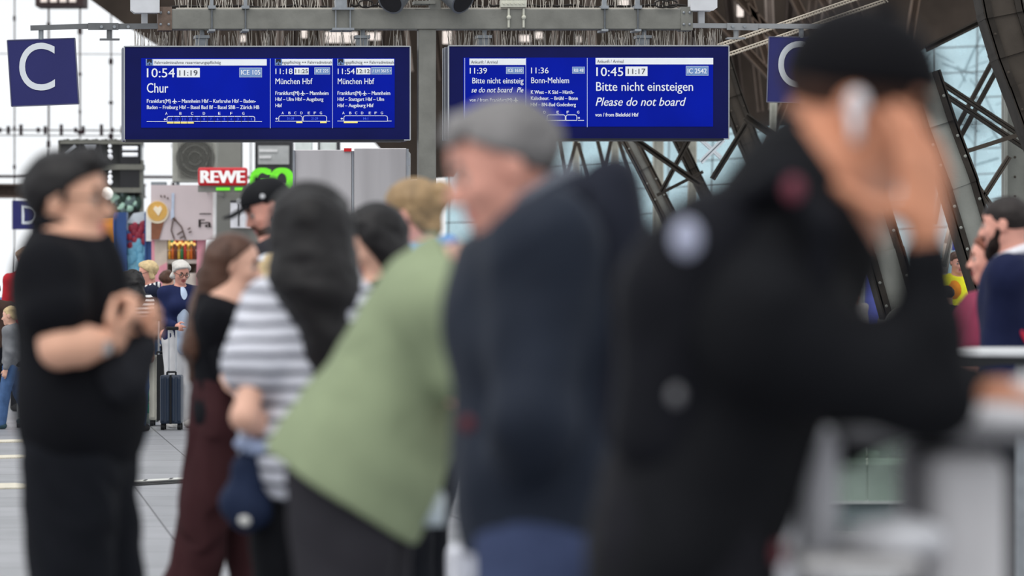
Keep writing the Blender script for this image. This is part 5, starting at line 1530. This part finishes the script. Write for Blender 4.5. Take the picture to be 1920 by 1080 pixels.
def backpack(label, fg, path, rad, mat, ref, dy, straps, bits, half=.13):
    o = fg.pt((ref[0], ref[1], dy)); t = tag(empty('backpack', fg.o.location + Vector(o)), label, 'backpack')
    P = []
    for (x0, y0, x1, y1), (r0, r1) in zip(path, rad):
        for k in (-1, 0, 1): P.append(cap(fg.pt((x0, y0, dy + k * half * .75)) - o, fg.pt((x1, y1, dy + k * half * .75)) - o, r0, r1, .05))
    bo = sdf_obj('pack_body', P, mat, t, .008, (), folds(13, .006, 16))
    for s_, r_ in straps:
        sdf_obj('strap', [cap(fg.pt(a_) - o, fg.pt(b_) - o, r_, r_, .02) for a_, b_ in zip(s_[:-1], s_[1:])], mat, t, .008)
    for nm, (x, y, q), rr_, m in bits:
        mb = MB().ball(Vector(fg.pt((x, y, q)) - o), rr_, 16, 10); mb.build(nm, m, t, True)
    return t
pack_m = M('pack_navy_black', (31, 34, 45), .7, 0, .15, 8, .2, 200)
backpack('dark navy backpack on the grey-haired man', f, [(1150, 345, 1165, 620), (1165, 620, 1135, 870), (1110, 420, 1110, 840)], [(.050, .065), (.065, .058), (.075, .08)], pack_m, (1150, 600), .02,
         [([(1085, 360, -.14), (1020, 400, -.19), (965, 520, -.19), (985, 680, -.17), (1090, 800, -.13)], .020)], [('seam_piping', (1150, 905, -.05), (.10, .08, .018), M('piping_slate', (70, 78, 96), .5))])

# man in the black cap, nearest
f = Fig('man in black cap and jacket with a white earbud, hand pressed to his brow', 1345, 1330, 1.83, -4, skin_warm, build=1.0, res=.0062,
        hip=(1284, 985), neck=(1516, 396), armk=.84, shR=(1440, 585, -.19), head=(1612, 206), hyaw=-8, pitch=20, hh=.236,
        armR=((1742, 738, -.20), (1734, 428, -.22)), armL=((1565, 795, .24), (1838, 738, .06)), lips=(170, 96, 84), footR=(-.06, -.10), footL=(.10, .12))
hR = f.hand(f.WR, V3(-.02, .18, 1), V3(-.55, .75, .15), V3(-.75, -.5, .12), curl=(16, 15, 14, 18), tcurl=8, scale=1.02, tdir=.02)
hL = f.hand(f.WL, V3(.95, -.15, -.05), V3(.0, .2, -1), V3(.1, 1, .2), curl=(28, 30, 32, 36), scale=1.08)
f.body({'R': hR, 'L': hL}, brows=(36, 28, 24))
h = f.hh
f.hair(M('hair_dark_brown', (58, 42, 36)), line=(.55, -.02), grow=-.015)
sdf_obj('beard', [ell(f.hp(.17, 0, -.36), np.array((.155, .19, .14)) * h, f.Rh, .02)] + [cap(f.hp(.04, k * .27, -.16), f.hp(.16, k * .17, -.33), .045 * h, .075 * h, .03) for k in (-1, 1)] + [cap(f.hp(.35, -.1, -.215), f.hp(.35, .1, -.215), .026 * h, .026 * h, .02)], M('beard_black', (36, 28, 26), .8, 0, .3, 40), f.o, .006, (), folds(5, .002, 80))
cb_ = M('cap_soft_black', (15, 15, 19), .8, 0, .12, 14, .15, 200)
baseball_cap(f, cb_, cb_, None, tilt=-.10, big=1.12, bl=.30)
mb = MB().ball(f.hp(-.005, -.405, -.02), (.011, .010, .014), 12, 8); a = Vector(f.hp(.01, -.415, -.04)); mb.cyl(a, Vector(f.hp(.07, -.42, -.20)), .0085, .0075, 12); mb.ball(f.hp(.0, -.415, .03), (.015, .010, .018))
mb.build('earbud', M('earbud_white', (232, 228, 232), .3), f.o, True)
jk = M('jacket_black', (18, 19, 23), .8, 0, .14, 6, .2, 160)
Rm = np.stack([f.f, f.l, f.u], 1)
f.shirt(jk, 'jacket', t=.016, sleeve=.3, st=.012, hem=-.11, fold=(14, .011, 13), top=.035, ntilt=.7, extra=[ell(f.hip + f.u * .10 * f.H, np.array((.054, .11, .16)) * f.H, Rm, .06), ell(f.hip - f.u * .03 * f.H, np.array((.064, .12, .10)) * f.H, Rm, .06),
        cap(f.ER, f.ER * .2 + f.WR * .8, .058, .047, .03, 'late'), cap(f.EL, f.EL * .10 + f.WL * .90, .060, .048, .04, 'late'), cap(f.SL, f.EL, .075, .062, .04, 'late'), cap(f.ER * .62 + f.SR * .38, f.ER * .62 + f.WR * .38, .052, .052, .04, 'late'), cap(f.pt((1438, 640, -.2)), f.ER, .088, .056, .05, 'late')])
f.collar(jk, r=.043, t=.022, up=.030, tilt=.7); f.collar(jk, r=.052, t=.030, up=.008, tilt=.6, name='hood')
f.trousers(M('cloth_graphite', (26, 26, 31), .85, 0, .12), t=.026, fold=(6, .010, 14), wide=1.05); f.shoes(shoe_black)
dyb = .0
backpack('black backpack with pale round badges on the man in the black cap', f, [(1375, 430, 1275, 560), (1275, 560, 1235, 800), (1330, 480, 1270, 820)], [(.062, .075), (.075, .060), (.08, .07)], M('pack_black', (19, 20, 26), .75, 0, .15, 8, .2, 200), (1290, 620), -.02,
         [([(1395, 375, -.16), (1470, 330, -.21), (1545, 420, -.24), (1530, 600, -.22), (1420, 760, -.18)], .022)],
         [('pale_badge', (1287, 447, -.25), (.020, .010, .026), M('badge_pale', (170, 174, 196), .5)), ('red_badge', (1488, 355, -.27), (.013, .010, .017), M('badge_rose', (112, 52, 66), .6)), ('buckle', (1268, 742, -.24), (.009, .010, .012), M('buckle_grey', (120, 120, 124), .4)), ('red_tab', (1462, 1040, -.24), (.009, .010, .016), M('badge_red', (150, 44, 60)))], half=.14)

# pale bar table he leans on
d = FPX / 1270
t = thing('bar_table', 'pale grey panel-legged bar table before the man with the earbud', 'table', W(1700, floor_py(d), d))
lg = M('table_pale_grey', (234, 234, 240), .5, 0, .06)
mb = MB(); prect(mb, 1572, 806, 2080, 832, d - .30, .72); sub(mb, 'tabletop', M('table_mid_grey', (112, 112, 116), .5, 0, .08), t, bevel=.01)
mb = MB(); prect(mb, 1500, 796, 1578, floor_py(d), d - .22, .5); sub(mb, 'leg', lg, t, bevel=.03)
mb = MB(); prect(mb, 1738, 845, 1892, floor_py(d), d - .24, .5); sub(mb, 'leg', M('table_leg_grey', (212, 210, 212), .5, 0, .06), t, bevel=.03)
mb = MB(); prect(mb, 1500, 1050, 1730, 1078, d - .42, .60); sub(mb, 'shelf', M('table_shelf_white', (206, 204, 204), .5), t, bevel=.008)
d_ = d - .20; zt = W(0, 806, d - .30).z
mb = MB(); c = W(1925, 806, d_); 
P = [ell((0, 0, .02), (.13, .09, .04), None, .03), ell((.02, 0, .045), (.09, .07, .03), None, .03)]
t2 = tag(empty('paper_bundle', (c.x, c.y, zt - .004)), 'crumpled white paper lying on the pale bar table at the right edge', 'paper')
sdf_obj('paper', P, M('paper_white', (222, 222, 226), .7), t2, .008, [(V3(0, 0, .002), (0, 0, 1))], folds(21, .008, 30))
mb = MB(); e_ = W(1660, 1022, d); P = [ell((0, 0, .02), (.06, .09, .03), None, .03), cap((-.05, -.02, .02), (.06, .03, .02), .022, .02, .03)]
t2 = tag(empty('paper_bundle', (W(1640, 1022, d).x, d - .30, W(0, 1050, d - .42).z)), 'crumpled white paper lying on the low shelf of the pale bar table', 'paper')
sdf_obj('paper', P, M('paper_white', (222, 222, 226)), t2, .008, [(V3(0, 0, .002), (0, 0, 1))], folds(22, .006, 34))

# white carton between the grey-haired man and the sage green shirt
d = FPX / 760
t = thing('carton', 'white carton standing low between the two men at the bottom', 'carton', W(878, floor_py(d), d))
mb = MB(); prect(mb, 838, 1030, 868, floor_py(d), d - .02, .2); prect(mb, 866, 1026, 918, floor_py(d), d, .22); sub(mb, 'box', M('carton_white', (212, 214, 224), .5), t, bevel=.012)
mb = MB(); prect(mb, 866, 1023, 918, 1030, d - .005, .23); sub(mb, 'lid', M('carton_lid', (196, 198, 208), .5), t)
t = thing('water_bottle', 'clear bottle sticking out of the dark trousers pocket below the sage green hem', 'bottle', W(806, 985, FPX / 830 - .03))
mb = MB(); c = Vector((0, 0, 0))
mb.cyl(c, c + Vector((0, 0, .07)), .034, .034, 16); mb.cyl(c + Vector((0, 0, .07)), c + Vector((.005, 0, .10)), .034, .014, 16)
mb.build('bottle_body', M('bottle_clear_blue', (188, 200, 206), .15, 0, .3, 20), t, True)
mb = MB(); mb.cyl(c + Vector((.005, 0, .10)), c + Vector((.006, 0, .115)), .014, .014, 12); mb.build('cap', M('tag_white', (226, 226, 222)), t)

# man in the navy suit and woman in maroon, right
f = Fig('bearded man in a navy suit jacket and white collar standing at the right edge', 1900, 440, 1.79, 168, skin_pink, res=.007, head=(1883, 423), neck=(1898, 492), hyaw=162, pitch=2, hh=.24, build=1.08,
        armL=((1874, 640, -.12), (1856, 715, -.16)))
f.body(brows=(36, 28, 24)); h = f.hh
f.hair(M('hair_near_black', (40, 34, 33), .6, 0, .3, 40), line=(.55, .0), grow=-.01)
sdf_obj('beard', [ell(f.hp(.17, 0, -.36), np.array((.17, .205, .17)) * h, f.Rh, .02), ell(f.hp(.20, 0, -.52), np.array((.16, .18, .16)) * h, f.Rh, .03)] + [cap(f.hp(.05, k * .28, -.10), f.hp(.15, k * .20, -.36), .06 * h, .11 * h, .03) for k in (-1, 1)] + [cap(f.hp(.36, -.1, -.215), f.hp(.36, .1, -.215), .03 * h, .03 * h, .02)], M('beard_black', (36, 28, 26)), f.o, .006, (), folds(5, .003, 80))
f.shirt(M('suit_navy', (28, 34, 64), .8, 0, .1, 8, .15, 300), 'suit_jacket', t=.024, sleeve=1.86, st=.026, hem=-.05, fold=(3, .007, 16)); f.collar(M('collar_white', (226, 226, 232), .8), r=.047, t=.014, up=.016, tilt=.4)
f.trousers(cloth_ink); f.shoes(shoe_black)
sdf_obj('lanyard', [cap(f.pt((1903, 600, -.17)), f.pt((1925, 640, -.18)), .010, .010)], M('lanyard_red', (196, 34, 62), .6), f.o, .006)
f = Fig('woman in a maroon blouse with an orange badge beside the navy suit', 1848, 424, 1.64, 178, skin_pink, fem=True, res=.007, head=(1856, 486), neck=(1858, 552), hyaw=176, pitch=0, build=1.22, armL=((1826, 680, -.19), (1795, 725, -.2)), armR=((1846, 670, .2), (1800, 700, .16)))
f.body(brows=(120, 80, 60)); f.hair(M('hair_auburn', (126, 72, 52), .5, 0, .3, 30), line=(1.0, .02), grow=.03, extra=[cap(f.hp(-.25, k, .1), f.hp(-.28, k, -.5), .05, .04, .03) for k in (-.2, .2)])
f.shirt(M('blouse_maroon', (142, 58, 84), .8, 0, .1), 'blouse', t=.02, sleeve=.7, st=.024, hem=-.07, fold=(3, .007, 18)); f.trousers(cloth_ink); f.shoes(shoe_black)
mb = MB().box(Vector(f.pt((1831, 610, -.16))), (.08, .012, .022), Matrix.Rotation(R(22), 3, 'Y')); mb.build('badge', M('badge_orange', (226, 96, 40), .5), f.o)

# ------------------------------------------------------------------ the crowd beyond
def walker(label, px, sc, H, yaw, skin, hair, top_m, leg_m, fem=False, shoes=shoe_black, hairx=None, sleeve=1.85, pitch=6, res=.0115, group=None, hline=None, **k):
    f = Fig(label, px, sc, H, yaw, skin, fem=fem, res=res, pitch=pitch, group=group, **k)
    f.body(eyes=True, brows=(110, 90, 80))
    ex = hairx(f) if hairx else ()
    f.hair(hair, 'long' if ex else 'short', line=hline or ((1.1, .0) if fem else (.75, .04)), grow=.05 if fem else .02, extra=ex, amp=.011, freq=42)
    f.shirt(top_m, 'shirt', t=.018, sleeve=sleeve, st=.018, fold=(int(px) % 17, .008, 18)); f.trousers(leg_m, t=.016); f.shoes(shoes)
    return f
bob = lambda f: [cap(f.hp(-.05, k, .25), f.hp(-.12, k * 1.1, -.2), .15 * f.hh, .15 * f.hh, .04) for k in (-.26, .26)]
longh = lambda f: [cap(f.hp(-.25, k, .15), f.hp(-.42, k * 1.6, -.9), .06, .075, .05) for k in (-.3, 0, .3)]
f = walker('white-haired woman in a navy cardigan and white trousers resting a hand on a suitcase', 338, 187, 1.665, -70, skin_pink, hair_white, cloth_navy, M('cloth_white_cotton', (214, 214, 216), .85, 0, .05), True, shoe_white, bob, pitch=18, hyaw=-62,
           armR=((312, 604, -.10), (331, 612, -.26)), build=1.1)
sdf_obj('blouse', [ell(f.hip + f.u * .18 * f.H + f.f * .045 * f.H, np.array((.05, .045, .15)) * f.H, np.stack([f.f, f.l, f.u], 1)), ell(f.hip + f.u * .02 * f.H + f.f * .04 * f.H, np.array((.06, .06, .1)) * f.H, np.stack([f.f, f.l, f.u], 1))], M('blouse_pale_blue', (190, 206, 228), .8), f.o, .012)
f.glasses(frame_m, .003)
f = walker('blond woman with glasses and a striped scarf in a dark navy jumper', 283, 179, 1.675, 196, skin_pink, hair_sand, M('jumper_midnight', (30, 36, 54), .85), denim, True, shoe_black, bob, pitch=14, armL=((292, 600, -.1), (304, 620, -.2)))
f.glasses(frame_m, .003)
sdf_obj('scarf', [tor(f.neck + f.u * .005, unit(f.u + .3 * f.f), .075, .035), cap(f.neck + f.l * .05 - f.u * .02, f.neck + f.l * .12 - f.u * .12 + f.f * .03, .05, .05, .03)], M_stripes('scarf_stripes', (226, 226, 226), (40, 44, 62), .045, .5, 0), f.o, .01)
walker('woman with long curly black hair in a striped top seen from behind', 248, 192, 1.575, 70, skin_tan, hair_black, M_stripes('top_stripes', (222, 222, 222), (36, 38, 48), .04, .5), denim, True, shoe_black, longh, sleeve=.6)
f = walker('older woman with short grey hair and glasses beyond the black curls', 214, 178, 1.53, -100, skin_pink, hair_grey, M_stripes('top_stripes_fine', (216, 212, 212), (90, 70, 80), .035, .5), cloth_ink, True, shoe_black, None, pitch=12)
f.glasses(frame_m, .003)
walker('dark-haired person in red beyond the scarf woman', 311, 158, 1.60, 60, skin_tan, hair_brown, M('top_brick', (120, 50, 50), .85), cloth_ink, True, shoe_black)
f = walker('small boy in a grey jacket and jeans walking left', 23, 189, 1.20, 172, skin_light, hair_sand, M('jacket_mid_grey', (122, 124, 128), .85), denim, False, M('shoe_teal_dark', (48, 72, 80), .6), None, hh=.185, pitch=2, footR=(-.16, -.05, .05), footL=(.10, .05))
sdf_obj('jacket_hem', [tor(f.hip + V3(0, 0, .02), (0, 0, 1), .088, .03)], cloth_black, f.o, .01)
sdf_obj('jacket_collar', [tor(f.neck + V3(0, 0, .012), (0, 0, 1), .05, .02)], cloth_black, f.o, .01)
walker('curly-haired person in a red top far left behind the black polo shoulder', 46, 165, 1.85, -60, skin_pink, M('hair_ash_brown', (150, 124, 104), .7, 0, .3, 30), M('top_red', (178, 38, 48), .85), cloth_ink, True)
walker('dark-haired person in a blue shirt at the far left edge', 22, 152, 1.49, 120, skin_tan, hair_black, M('shirt_steel_blue', (84, 116, 158), .85), cloth_ink)
walker('person in a brown coat cut by the left edge', -12, 182, 1.47, 100, skin_tan, hair_brown, M('coat_brown', (72, 56, 50), .85), cloth_ink)
walker('dark-haired person in black in front of the dark shop window', 190, 150, 1.68, -80, skin_tan, hair_black, cloth_black, cloth_ink)
walker('person in jeans mostly hidden by the long brown hair', 384, 172, 1.62, 100, skin_pink, hair_brown, cloth_char, denim, False, shoe_black)
f = walker('worker in a yellow and orange high-visibility vest between the arch legs', 1794, 168, 1.80, -75, skin_pink, hair_brown, M('hi_vis_yellow', (236, 234, 50), .7, 0, .1, emit=.12), cloth_ink)
sdf_obj('orange_panel', [ell(f.hip + f.u * .24 * f.H + f.f * .055 - f.l * .06, (.10, .09, .13), None)], M('hi_vis_orange', (240, 150, 40), .7), f.o, .012)
walker('dark-haired traveller low between the posts left of the violet banner', 1600, 140, 1.40, -60, skin_tan, hair_brown, M('shirt_pale', (200, 196, 196), .8), cloth_ink)
walker('traveller in a dark coat below the high-visibility worker', 1776, 190, 1.42, 100, skin_tan, hair_black, cloth_char, cloth_ink)
rr = random.Random(30)
cols_ = [(120, 60, 60), (60, 80, 120), (160, 160, 165), (40, 42, 50), (170, 150, 120), (90, 110, 90)]
for i, (px, lab, pal) in enumerate(((34, 'far traveller in a rust top at the left edge', 0), (60, 'far traveller in a blue top behind the black polo', 1), (96, 'far traveller in a pale top hidden by the black polo', 2), (1640, 'far traveller in a dark top behind the violet banner', 3))):
    walker(lab, px, 112, 1.66 + .05 * (i % 3), 90 if i % 2 else -90, skin_tan, hair_brown if i % 2 else hair_black, M('crowd_top_%s' % ('rust', 'blue', 'pale', 'dark')[i], cols_[pal], .85), cloth_ink, i % 2 == 0, res=.016)
